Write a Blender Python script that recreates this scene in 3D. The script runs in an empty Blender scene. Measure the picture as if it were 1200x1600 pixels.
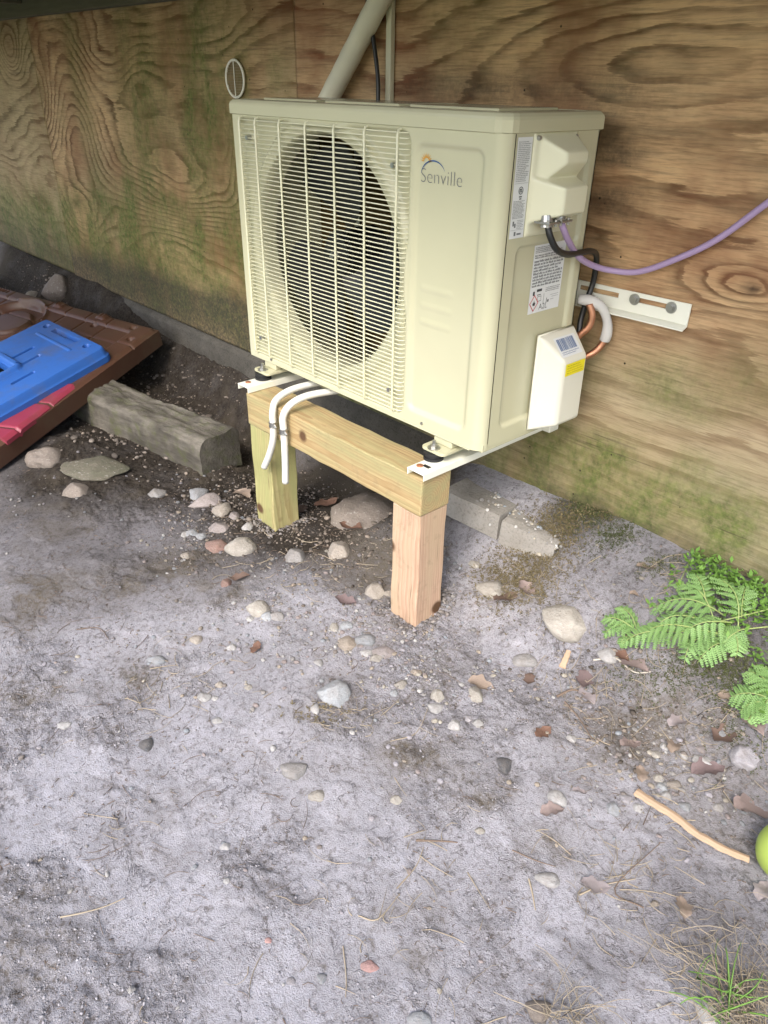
import bpy, bmesh, math, random
import numpy as np
from mathutils import Vector, Matrix

random.seed(7)
rng = np.random.default_rng(11)
S = bpy.context.scene
C = S.collection

# ------------------------------------------------------------------ camera
CAM = np.array([1.7058, -1.0685, 0.6563])
PITCH, YAW, ROLL, FPX = math.radians(30.320), math.radians(-47.229), math.radians(0.951), 1154.94
fw = np.array([math.sin(YAW)*math.cos(PITCH), math.cos(YAW)*math.cos(PITCH), -math.sin(PITCH)])
r0 = np.array([math.cos(YAW), -math.sin(YAW), 0.0]); u0 = np.cross(r0, fw)
RT = r0*math.cos(ROLL) + u0*math.sin(ROLL); UP = -r0*math.sin(ROLL) + u0*math.cos(ROLL)
cd = bpy.data.cameras.new('camera'); cam = bpy.data.objects.new('camera', cd); C.objects.link(cam)
cam.matrix_world = Matrix(((RT[0], UP[0], -fw[0], CAM[0]), (RT[1], UP[1], -fw[1], CAM[1]),
                           (RT[2], UP[2], -fw[2], CAM[2]), (0, 0, 0, 1)))
cd.sensor_fit = 'VERTICAL'; cd.sensor_height = 36.0; cd.lens = 36.0*FPX/1600.0
cd.clip_start = 0.02; cd.clip_end = 400
S.camera = cam

# ------------------------------------------------------------------ sky, sun, exposure
SUN_EL, SUN_AZ = math.radians(45), math.radians(152)     # azimuth clockwise from +Y
w = bpy.data.worlds.new('World'); S.world = w; w.use_nodes = True
nt = w.node_tree; bg = nt.nodes['Background']
sky = nt.nodes.new('ShaderNodeTexSky'); sky.sky_type = 'NISHITA'; sky.sun_disc = False
sky.sun_elevation = SUN_EL; sky.sun_rotation = SUN_AZ
sky.dust_density = 3.0
nt.links.new(sky.outputs[0], bg.inputs[0]); bg.inputs[1].default_value = 0.15
sl = bpy.data.lights.new('sun', 'SUN'); so = bpy.data.objects.new('sun', sl); C.objects.link(so)
sl.energy = 0.95; sl.angle = math.radians(18); sl.color = (1.0, 0.975, 0.95)
sd = Vector((math.sin(SUN_AZ)*math.cos(SUN_EL), math.cos(SUN_AZ)*math.cos(SUN_EL), math.sin(SUN_EL)))
so.rotation_euler = sd.to_track_quat('Z', 'Y').to_euler()
S.view_settings.view_transform = 'Standard'; S.view_settings.look = 'None'
S.view_settings.gamma = 1.0; S.view_settings.use_curve_mapping = False
S.view_settings.exposure = 1.48

# ------------------------------------------------------------------ helpers
W, D, H = 0.833, 0.271, 0.613       # outdoor unit
WY = 0.352                          # wall plane
ZG = -0.459                         # ground at the posts

def hsh(ix, iy, s):
    n = (ix.astype(np.int64)*374761393 + iy.astype(np.int64)*668265263 + s*1442695041) & 0x7fffffff
    n = ((n ^ (n >> 13))*1274126177) & 0x7fffffff
    return ((n ^ (n >> 16)) & 0xffff)/65535.0
def vn(x, y, s=0):
    ix = np.floor(x); iy = np.floor(y); fx = x-ix; fy = y-iy
    fx = fx*fx*fx*(fx*(fx*6-15)+10); fy = fy*fy*fy*(fy*(fy*6-15)+10)
    a = hsh(ix, iy, s); b = hsh(ix+1, iy, s); c = hsh(ix, iy+1, s); d = hsh(ix+1, iy+1, s)
    return (a*(1-fx)+b*fx)*(1-fy) + (c*(1-fx)+d*fx)*fy - 0.5
def fbm(x, y, s=0, o=4, g=0.5):
    x = np.asarray(x, float); y = np.asarray(y, float); t = np.zeros(np.broadcast(x, y).shape); a = 1.0
    for k in range(o):
        t = t + a*vn(x, y, s+k*17)
        x, y = (x*0.8-y*0.6)*2.03+3.1, (x*0.6+y*0.8)*2.03+1.7; a *= g
    return t
def sstep(a, b, x):
    t = np.clip((x-a)/(b-a), 0, 1); return t*t*(3-2*t)

def ray(u, v):
    d = fw*FPX + RT*(u-600.0) - UP*(v-800.0)
    return d/np.linalg.norm(d)
def on_plane(u, v, ax, val):
    d = ray(u, v); return CAM + d*(val-CAM[ax])/d[ax]

def gbase(x, y):
    """terrain without the fine relief"""
    x = np.asarray(x, float); y = np.asarray(y, float)
    right = sstep(0.25, 0.62, x)
    b = 0.222*sstep(-0.06, 0.37, y)*right
    left = 0.15*sstep(0.22, 0.36, y)*(1-right)
    far = 0.10*sstep(-1.0, -1.9, x)*sstep(-0.5, 0.1, y)
    z = ZG + b + left + far
    z = z - 0.055*np.exp(-(((x+0.25)/0.35)**2 + ((y-0.17)/0.10)**2))
    z = z + 0.05*np.exp(-(((x+0.62)/0.22)**2 + ((y+0.30)/0.13)**2))
    z = z + 0.020*np.exp(-(((x-0.98)/0.14)**2 + ((y-0.30)/0.09)**2))
    z = z - 0.045*np.exp(-(((x-0.72)/0.22)**4 + ((y-0.17)/0.07)**2))
    return z
def ground_z(x, y):
    x = np.asarray(x, float); y = np.asarray(y, float)
    z = gbase(x, y)
    near = np.exp(-np.clip((np.hypot(x-0.3, y+0.4)-3)/2, 0, 9))
    z = z + near*(0.020*fbm(x*2.3, y*2.3, 1, 3) + 0.0035*fbm(x*8, y*8, 5, 3, 0.45))
    # trodden ledges and scuffs
    t = fbm(x*3.2+0.6*y, y*4.4, 31, 4)
    z = z + near*0.0028*sstep(0.0, 0.022, t) + near*0.0025*sstep(0.10, 0.125, fbm(x*5, y*7, 37, 3))
    rough = sstep(-0.02, 0.20, fbm(x*2.7, y*2.7, 9, 4, 0.6))
    z = z + near*(0.0008+0.0070*rough)*fbm(x*38, y*38, 13, 3, 0.6)
    z = z - near*0.0050*rough*np.abs(fbm(x*24, y*24, 71, 2))
    z = z + near*0.0024*rough*sstep(0.05, 0.09, fbm(x*30+y*9, y*34, 83, 3, 0.6))
    return z
def rough_zone(x, y): return sstep(-0.02, 0.20, fbm(x*2.7, y*2.7, 9, 4, 0.6))
def gz(x, y): return float(ground_z(np.array([x]), np.array([y]))[0])
def hit(u, v):
    """where the line of sight through a photo pixel meets the ground"""
    d = ray(u, v); ts = np.linspace(0.7, 5.5, 900)
    P = CAM[None]+d[None]*ts[:, None]
    below = P[:, 2] < gbase(P[:, 0], P[:, 1])
    i = int(np.argmax(below)) if below.any() else len(ts)-1
    p = P[i]
    for _ in range(3):
        zz = gz(p[0], p[1]); t = (zz-CAM[2])/d[2]; p = CAM+d*t
    return Vector((p[0], p[1], gz(p[0], p[1]))), float(np.linalg.norm(p-CAM))

def tagp(o, label=None, cat=None, group=None, kind=None):
    if label: o['label'] = label
    if cat: o['category'] = cat
    if group: o['group'] = group
    if kind: o['kind'] = kind
    return o
def empty(name, loc=(0, 0, 0), label=None, cat=None, group=None, kind=None):
    o = bpy.data.objects.new(name, None); C.objects.link(o); o.location = loc; o.empty_display_size = 0.05
    return tagp(o, label, cat, group, kind)
def link(name, me, mat, parent=None, smooth=False, loc=None):
    if mat is not None and len(me.materials) == 0: me.materials.append(mat)
    if smooth and len(me.polygons): me.polygons.foreach_set('use_smooth', [True]*len(me.polygons))
    o = bpy.data.objects.new(name, me); C.objects.link(o)
    if parent is not None:
        o.parent = parent; o.matrix_parent_inverse = Matrix.Translation(-Vector(parent.location)) if parent.parent is None else Matrix.Translation(-Vector(parent.location))
    if loc is not None: o.location = loc
    return o
def from_bm(name, bm, mat, parent=None, smooth=False):
    me = bpy.data.meshes.new(name); bm.normal_update(); bm.to_mesh(me); bm.free()
    return link(name, me, mat, parent, smooth)
def from_arr(name, V, Fc, mat, parent=None, smooth=False, attrs=None):
    V = np.asarray(V, np.float32); Fc = np.asarray(Fc, np.int32); k = Fc.shape[1]
    me = bpy.data.meshes.new(name); me.vertices.add(len(V)); me.vertices.foreach_set('co', V.ravel())
    me.loops.add(Fc.size); me.loops.foreach_set('vertex_index', Fc.ravel())
    me.polygons.add(len(Fc)); me.polygons.foreach_set('loop_start', np.arange(0, Fc.size, k, dtype=np.int32))
    me.update(calc_edges=True)
    for an, (ty, arr) in (attrs or {}).items():
        a = me.attributes.new(an, ty, 'POINT')
        if ty == 'FLOAT': a.data.foreach_set('value', np.asarray(arr, np.float32).ravel())
        else: a.data.foreach_set('color', np.asarray(arr, np.float32).ravel())
    return link(name, me, mat, parent, smooth)
def grid_faces(nu, nv, keep=None):
    i = np.arange(nu-1)[:, None]; j = np.arange(nv-1)[None, :]
    a = i*nv+j; f = np.stack([a, a+nv, a+nv+1, a+1], -1).reshape(-1, 4)
    return f if keep is None else f[keep.reshape(-1)]

def bm_box(bm, lo, hi, bev=0.0, seg=2):
    r = bmesh.ops.create_cube(bm, size=1.0); vs = r['verts']
    for v in vs:
        for k in range(3): v.co[k] = (lo[k]+hi[k])/2 + v.co[k]*(hi[k]-lo[k])
    if bev > 0:
        es = {e for v in vs for e in v.link_edges}
        bmesh.ops.bevel(bm, geom=list(es), offset=bev, segments=seg, affect='EDGES', profile=0.5)
def box(name, lo, hi, mat, parent=None, bev=0.0, smooth=False):
    bm = bmesh.new(); bm_box(bm, lo, hi, bev); return from_bm(name, bm, mat, parent, smooth)
def bm_cyl(bm, a, b, r, r2=None, n=16, caps=True):
    a = Vector(a); b = Vector(b); d = b-a; r2 = r if r2 is None else r2
    m = Matrix.Translation((a+b)/2) @ d.to_track_quat('Z', 'Y').to_matrix().to_4x4()
    bmesh.ops.create_cone(bm, cap_ends=caps, segments=n, radius1=r, radius2=r2, depth=d.length, matrix=m)
def cyl(name, a, b, r, mat, parent=None, r2=None, n=16, smooth=False, bev=0):
    bm = bmesh.new(); bm_cyl(bm, a, b, r, r2, n)
    if bev: bmesh.ops.bevel(bm, geom=[e for e in bm.edges if abs(e.calc_face_angle(0)) > 0.9], offset=bev, segments=2, affect='EDGES')
    return from_bm(name, bm, mat, parent, smooth)
def spline(pts, n=8):
    P = [Vector(p) for p in pts]; P = [P[0]*2-P[1]]+P+[P[-1]*2-P[-2]]; out = []
    for i in range(1, len(P)-2):
        for k in range(n):
            t = k/n; p0, p1, p2, p3 = P[i-1:i+3]
            out.append(0.5*((2*p1)+(-p0+p2)*t+(2*p0-5*p1+4*p2-p3)*t*t+(-p0+3*p1-3*p2+p3)*t**3))
    out.append(P[-2]); return out
def tube_arr(pts, r, n=10, cap=True):
    P = [Vector(p) for p in pts]; V = []; F = []; up = Vector((0.13, 0.21, 0.97))
    for i, p in enumerate(P):
        t = (P[min(i+1, len(P)-1)]-P[max(i-1, 0)]).normalized()
        a = t.cross(up); a = a.normalized() if a.length > 1e-4 else Vector((1, 0, 0)); b = t.cross(a).normalized(); up = a.cross(t)
        rr = r(i/(len(P)-1)) if callable(r) else r
        for k in range(n):
            th = 2*math.pi*k/n; V.append(p+(a*math.cos(th)+b*math.sin(th))*rr)
    for i in range(len(P)-1):
        for k in range(n):
            F.append((i*n+k, i*n+(k+1) % n, (i+1)*n+(k+1) % n, (i+1)*n+k))
    return V, F
def tube(name, pts, r, mat, parent=None, n=12, sub=8):
    V, F = tube_arr(spline(pts, sub), r, n)
    F = [tuple(f) for f in F]; m = len(V)
    F.append(tuple(range(n))[::-1]); F.append(tuple(range(m-n, m)))
    me = bpy.data.meshes.new(name); me.from_pydata([tuple(v) for v in V], [], F); me.update()
    return link(name, me, mat, parent, True)
def prism(name, poly, thick_vec, mat, parent=None, bev=0.0, seg=2, smooth=False):
    """solid from a planar outline (3-D points) and a thickness vector"""
    bm = bmesh.new(); t = Vector(thick_vec); vs = [bm.verts.new(p) for p in poly]
    f = bm.faces.new(vs); r = bmesh.ops.extrude_face_region(bm, geom=[f])
    for g in r['geom']:
        if isinstance(g, bmesh.types.BMVert): g.co += t
    bmesh.ops.recalc_face_normals(bm, faces=bm.faces)
    if bev: bmesh.ops.bevel(bm, geom=list(bm.edges), offset=bev, segments=seg, affect='EDGES')
    return from_bm(name, bm, mat, parent, smooth)

# ------------------------------------------------------------------ materials
class NB:
    def __init__(s, name):
        s.m = bpy.data.materials.new(name); s.m.use_nodes = True; s.t = s.m.node_tree
        s.b = s.t.nodes['Principled BSDF']; s.n = s.t.nodes
    def node(s, ty, **kw):
        x = s.n.new(ty)
        for k, v in kw.items(): setattr(x, k, v)
        return x
    def put(s, sock, val):
        if hasattr(val, 'node') or isinstance(val, bpy.types.NodeSocket): s.t.links.new(val, sock)
        else:
            if isinstance(val, tuple) and len(val) == 3 and sock.type == 'RGBA': val = val+(1,)
            sock.default_value = val
    def coord(s, which='Object'):
        return s.node('ShaderNodeTexCoord').outputs[which]
    def mapv(s, vec, scale=(1, 1, 1), loc=(0, 0, 0), rot=(0, 0, 0)):
        x = s.node('ShaderNodeMapping'); s.put(x.inputs[0], vec)
        x.inputs['Scale'].default_value = scale; x.inputs['Location'].default_value = loc; x.inputs['Rotation'].default_value = rot
        return x.outputs[0]
    def noise(s, vec, scale, detail=4, rough=0.55, dist=0.0, out='Fac'):
        x = s.node('ShaderNodeTexNoise'); s.put(x.inputs['Vector'], vec); x.inputs['Scale'].default_value = scale
        x.inputs['Detail'].default_value = detail; x.inputs['Roughness'].default_value = rough; x.inputs['Distortion'].default_value = dist
        return x.outputs[out]
    def voro(s, vec, scale, feature='F1', out='Distance'):
        x = s.node('ShaderNodeTexVoronoi', feature=feature); s.put(x.inputs['Vector'], vec); x.inputs['Scale'].default_value = scale
        return x.outputs[out]
    def math(s, op, a, b=0.0, c=0.0, clamp=False):
        x = s.node('ShaderNodeMath', operation=op, use_clamp=clamp)
        s.put(x.inputs[0], a); s.put(x.inputs[1], b); s.put(x.inputs[2], c); return x.outputs[0]
    def ramp(s, fac, stops, interp='LINEAR'):
        x = s.node('ShaderNodeValToRGB'); s.put(x.inputs[0], fac); cr = x.color_ramp; cr.interpolation = interp
        while len(cr.elements) < len(stops): cr.elements.new(0.5)
        for e, (p, c) in zip(cr.elements, stops):
            e.position = p; e.color = (c, c, c, 1) if not isinstance(c, tuple) else c+(1,)
        return x.outputs[0]
    def mix(s, fac, a, b, mode='MIX'):
        x = s.node('ShaderNodeMix', data_type='RGBA', blend_type=mode); s.put(x.inputs[0], fac)
        s.put(x.inputs[6], a); s.put(x.inputs[7], b); return x.outputs[2]
    def bump(s, h, strength=0.3, dist=0.01, nrm=None):
        x = s.node('ShaderNodeBump'); s.put(x.inputs['Height'], h); x.inputs['Strength'].default_value = strength
        x.inputs['Distance'].default_value = dist
        if nrm is not None: s.put(x.inputs['Normal'], nrm)
        return x.outputs[0]
    def attr(s, name, out='Fac'):
        x = s.node('ShaderNodeAttribute'); x.attribute_name = name; return x.outputs[out]
    def fin(s, col=None, rough=None, nrm=None, **kw):
        if col is not None: s.put(s.b.inputs['Base Color'], col)
        if rough is not None: s.put(s.b.inputs['Roughness'], rough)
        if nrm is not None: s.put(s.b.inputs['Normal'], nrm)
        for k, v in kw.items(): s.put(s.b.inputs[k.replace('_', ' ')], v)
        return s.m

def m_paint(name, col, rough=0.35, var=0.05, bump=0.02, spec=0.5):
    n = NB(name); c = n.coord()
    a = n.noise(c, 6, 4); b = n.noise(c, 900, 2)
    dirt = n.ramp(n.noise(c, 11, 2, 0.5), [(0.40, 0.0), (0.80, 1.0)])
    dk = tuple(x*(1-var*1.6) for x in col)
    cc = n.mix(a, col, tuple(x*(1-var) for x in col)); cc = n.mix(n.math('MULTIPLY', dirt, 0.5), cc, dk)
    r = n.math('ADD', n.math('MULTIPLY', n.noise(c, 5, 2), 0.10), rough-0.05)
    return n.fin(cc, r, n.bump(b, bump, 0.001), Specular_IOR_Level=spec)
M = {}
M['case'] = m_paint('painted_steel_cream', (0.525, 0.51, 0.345), 0.18, 0.05, 0.03)
M['case_plastic'] = m_paint('cream_plastic', (0.70, 0.69, 0.50), 0.32, 0.04, 0.02)
M['wire'] = m_paint('grille_cream', (0.66, 0.65, 0.46), 0.34, 0.05, 0.02)
M['valve'] = m_paint('pale_plastic', (0.70, 0.69, 0.58), 0.36, 0.03, 0.02)
M['bracket'] = m_paint('white_powder_coat', (0.82, 0.82, 0.70), 0.38, 0.05, 0.05)
M['rubber'] = m_paint('black_rubber', (0.012, 0.012, 0.013), 0.6, 0.2, 0.1)
M['cable_black'] = m_paint('black_cable', (0.015, 0.016, 0.015), 0.42, 0.2, 0.05)
M['cable_purple'] = m_paint('lilac_cable', (0.40, 0.29, 0.46), 0.5, 0.06, 0.05)
M['hose'] = m_paint('translucent_hose', (0.72, 0.72, 0.66), 0.28, 0.04, 0.02)
M['foam'] = m_paint('white_foam', (0.62, 0.61, 0.57), 0.75, 0.12, 0.3)
M['dark_in'] = m_paint('dark_interior', (0.012, 0.011, 0.010), 0.6, 0.2, 0.05)
M['blade'] = m_paint('dark_blade', (0.006, 0.006, 0.007), 0.45, 0.1, 0.02)
M['paper'] = m_paint('paper_label', (0.72, 0.74, 0.72), 0.5, 0.03, 0.02)
M['ink'] = m_paint('ink', (0.05, 0.055, 0.06), 0.5, 0.1, 0.0)
M['ink_grey'] = m_paint('ink_grey', (0.16, 0.17, 0.17), 0.5, 0.1, 0.0)
M['logo_blue'] = m_paint('logo_blue', (0.04, 0.10, 0.25), 0.4, 0.05, 0.0)
M['logo_orange'] = m_paint('logo_orange', (0.65, 0.32, 0.04), 0.4, 0.05, 0.0)
M['red'] = m_paint('red_ink', (0.55, 0.05, 0.05), 0.5, 0.05, 0.0)
M['yellow'] = m_paint('yellow_label', (0.85, 0.74, 0.02), 0.45, 0.05, 0.0)
M['ink_yellow'] = m_paint('olive_ink', (0.45, 0.38, 0.02), 0.5, 0.05, 0.0)
M['ball'] = m_paint('lime_green', (0.40, 0.52, 0.10), 0.45, 0.25, 0.3)
def m_metal(name, col, rough):
    n = NB(name); c = n.coord(); return n.fin(n.mix(n.noise(c, 60, 4), col, tuple(x*0.55 for x in col)), n.math('ADD', n.math('MULTIPLY', n.noise(c, 40, 3), 0.3), rough-0.1), n.bump(n.noise(c, 300, 3), 0.1, 0.001), Metallic=0.95)
M['zinc'] = m_metal('zinc', (0.55, 0.55, 0.52), 0.32)
M['copper'] = m_metal('copper', (0.72, 0.36, 0.22), 0.38)
def m_fins():
    n = NB('condenser_fins'); c = n.coord()
    x = n.node('ShaderNodeTexWave'); n.put(x.inputs['Vector'], c); x.inputs['Scale'].default_value = 90
    return n.fin(n.mix(x.outputs['Fac'], (0.03, 0.022, 0.010), (0.22, 0.14, 0.045)), 0.45, None, Metallic=0.4)
M['fins'] = m_fins()

def m_pine(name, ax, light, dark, green, freq=150, seed=0.0, knotty=True):
    """sawn pine: growth rings about an axis running along ax (0 x, 2 z)"""
    n = NB(name); c = n.coord()
    c = n.mapv(c, loc=(seed, seed*0.7, seed*1.3) if False else (0, 0, 0))
    st = [1, 1, 1]; st[ax] = 0.12
    wob = n.noise(n.mapv(c, scale=tuple(st), loc=(seed, seed, seed)), 16, 4, 0.5, out='Color')
    x = n.node('ShaderNodeVectorMath', operation='MULTIPLY_ADD'); n.put(x.inputs[0], wob); x.inputs[1].default_value = (0.030,)*3; n.put(x.inputs[2], c)
    sp = n.node('ShaderNodeSeparateXYZ'); n.put(sp.inputs[0], x.outputs[0]); o = [k for k in range(3) if k != ax]
    d = n.math('SQRT', n.math('ADD', n.math('POWER', n.math('ADD', sp.outputs[o[0]], -0.0), 2), n.math('POWER', n.math('ADD', sp.outputs[o[1]], 0.0), 2)))
    fr = n.math('FRACT', n.math('MULTIPLY', d, freq))
    ring = n.ramp(fr, [(0.0, 0.0), (0.35, 0.15), (0.82, 0.9), (0.95, 1.0), (1.0, 0.05)])
    st2 = [1, 1, 1]; st2[ax] = 0.04
    fib = n.noise(n.mapv(c, scale=tuple(st2)), 420, 3, 0.6)
    broad = n.noise(n.mapv(c, scale=tuple(st)), 26, 4)
    col = n.mix(n.math('MULTIPLY', ring, 0.62), light, dark)
    col = n.mix(n.math('MULTIPLY', n.ramp(fib, [(0.35, 1.0), (0.6, 0.0)]), 0.35), col, tuple(v*0.7 for v in dark))
    col = n.mix(n.math('MULTIPLY', n.ramp(broad, [(0.42, 0.0), (0.62, 1.0)]), 0.7), col, green, 'MIX')
    if knotty:
        v = n.voro(n.mapv(c, scale=(1, 1, 1), loc=(seed*3+0.31, 0.2, seed)), 7.5)
        col = n.mix(n.ramp(v, [(0.10, 1.0), (0.16, 0.0)]), col, (0.10, 0.05, 0.022))
    st3 = [1, 1, 1]; st3[ax] = 0.02; ck = n.noise(n.mapv(c, scale=tuple(st3), loc=(seed, 0, 0)), 130, 2, 0.5)
    ckm = n.math('MULTIPLY', n.ramp(ck, [(0.27, 1.0), (0.31, 0.0)]), n.ramp(n.noise(c, 6, 3), [(0.45, 0.0), (0.6, 1.0)]))
    col = n.mix(n.math('MULTIPLY', ckm, 0.8), col, (0.10, 0.065, 0.03))
    gr = n.noise(c, 30, 6, 0.75)
    col = n.mix(n.ramp(gr, [(0.55, 0.0), (0.78, 0.6)]), col, (0.20, 0.16, 0.09))
    h = n.math('ADD', n.math('MULTIPLY', ring, 0.4), fib)
    return n.fin(col, 0.62, n.bump(h, 0.28, 0.0015))
M['beam'] = m_pine('treated_pine_beam', 0, (0.48, 0.37, 0.19), (0.28, 0.165, 0.065), (0.33, 0.31, 0.15), 150, 0.0)
M['post_green'] = m_pine('treated_pine_post_green', 2, (0.47, 0.41, 0.20), (0.27, 0.21, 0.08), (0.31, 0.32, 0.13), 120, 1.7)
M['post_fresh'] = m_pine('treated_pine_post_fresh', 2, (0.55, 0.385, 0.27), (0.38, 0.22, 0.135), (0.48, 0.36, 0.235), 120, 4.1)

def m_ply():
    n = NB('weathered_plywood'); c = n.coord()
    F = n.attr('grain'); fr = n.math('FRACT', n.math('ADD', F, n.math('MULTIPLY', n.noise(n.mapv(c, scale=(0.5, 1, 5)), 14, 5, 0.65), 0.75)))
    band = n.ramp(fr, [(0.0, 0.0), (0.40, 0.06), (0.62, 0.45), (0.80, 1.0), (0.93, 0.85), (0.99, 0.0)])
    fine = n.noise(n.mapv(c, scale=(0.06, 1, 1)), 260, 4, 0.65)
    fine2 = n.noise(n.mapv(c, scale=(0.10, 1, 1)), 60, 4, 0.6)
    red = n.attr('redness'); green = n.attr('algae'); grime_shade = n.attr('grime_shade'); gray = n.attr('weather')
    light = n.mix(gray, (0.70, 0.45, 0.23), (0.40, 0.375, 0.26))
    light = n.mix(n.math('MULTIPLY', n.noise(c, 5, 4), 0.4), light, (0.44, 0.285, 0.14))
    dark = n.mix(red, (0.095, 0.048, 0.018), (0.17, 0.055, 0.024))
    vis = n.math('MULTIPLY', n.attr('contrast'), n.ramp(n.noise(n.mapv(c, scale=(1, 1, 2)), 5, 4), [(0.36, 0.25), (0.6, 0.95)]))
    col = n.mix(n.math('MULTIPLY', band, vis), light, dark)
    col = n.mix(n.math('MULTIPLY', n.ramp(fine, [(0.36, 1.0), (0.56, 0.0)]), 0.45), col, (0.12, 0.085, 0.045))
    col = n.mix(n.math('MULTIPLY', n.ramp(fine2, [(0.45, 0.0), (0.7, 1.0)]), 0.25), col, (0.45, 0.35, 0.20))
    vst = n.noise(n.mapv(c, scale=(1, 1, 0.40)), 9, 6, 0.62)
    alg = n.math('MULTIPLY', green, n.ramp(vst, [(0.34, 0.25), (0.58, 1.0)]), clamp=True)
    alg = n.math('MULTIPLY', alg, n.ramp(n.noise(c, 70, 5, 0.7), [(0.3, 0.45), (0.6, 1.0)]))
    col = n.mix(n.math('MULTIPLY', n.ramp(n.noise(c, 2.6, 5, 0.6), [(0.44, 0.0), (0.60, 0.75)]), n.math('SUBTRACT', 1.0, gray, clamp=True)), col, (0.20, 0.075, 0.035))
    col = n.mix(n.math('MULTIPLY', green, 0.28, clamp=True), col, (0.17, 0.155, 0.055))
    col = n.mix(alg, col, n.ramp(n.noise(c, 40, 4, 0.7), [(0.35, (0.060, 0.080, 0.018)), (0.65, (0.155, 0.185, 0.050))]))
    gm = n.math('MULTIPLY', grime_shade, n.ramp(n.noise(c, 90, 6, 0.75), [(0.25, 0.35), (0.6, 1.0)]), clamp=True)
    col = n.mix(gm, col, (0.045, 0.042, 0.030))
    spots = n.voro(c, 26); rsp = n.noise(c, 7, 2)
    sp = n.math('MULTIPLY', n.ramp(spots, [(0.045, 1.0), (0.08, 0.0)]), n.ramp(rsp, [(0.5, 0.0), (0.55, 1.0)]))
    col = n.mix(sp, col, (0.035, 0.025, 0.015))
    kn = n.attr('knot'); col = n.mix(kn, col, (0.075, 0.045, 0.025))
    lc = n.ramp(n.noise(n.mapv(c, scale=(0.035, 1, 1), loc=(3, 0, 0)), 75, 3, 0.6), [(0.33, 1.0), (0.38, 0.0)])
    lm = n.ramp(n.noise(c, 4, 3), [(0.45, 0.0), (0.6, 1.0)])
    col = n.mix(n.math('MULTIPLY', n.math('MULTIPLY', lc, lm), n.math('ADD', n.math('MULTIPLY', gray, 0.6), 0.15)), col, (0.06, 0.045, 0.028))
    h = n.math('ADD', n.math('MULTIPLY', fine, 1.0), n.math('MULTIPLY', band, 0.35))
    crk = n.ramp(n.noise(n.mapv(c, scale=(0.03, 1, 1)), 90, 3, 0.7), [(0.30, 0.0), (0.36, 1.0)])
    h = n.math('ADD', h, n.math('MULTIPLY', crk, 0.8))
    return n.fin(col, 0.72, n.bump(h, 0.5, 0.0022), Specular_IOR_Level=0.25)
M['ply'] = m_ply()

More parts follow.
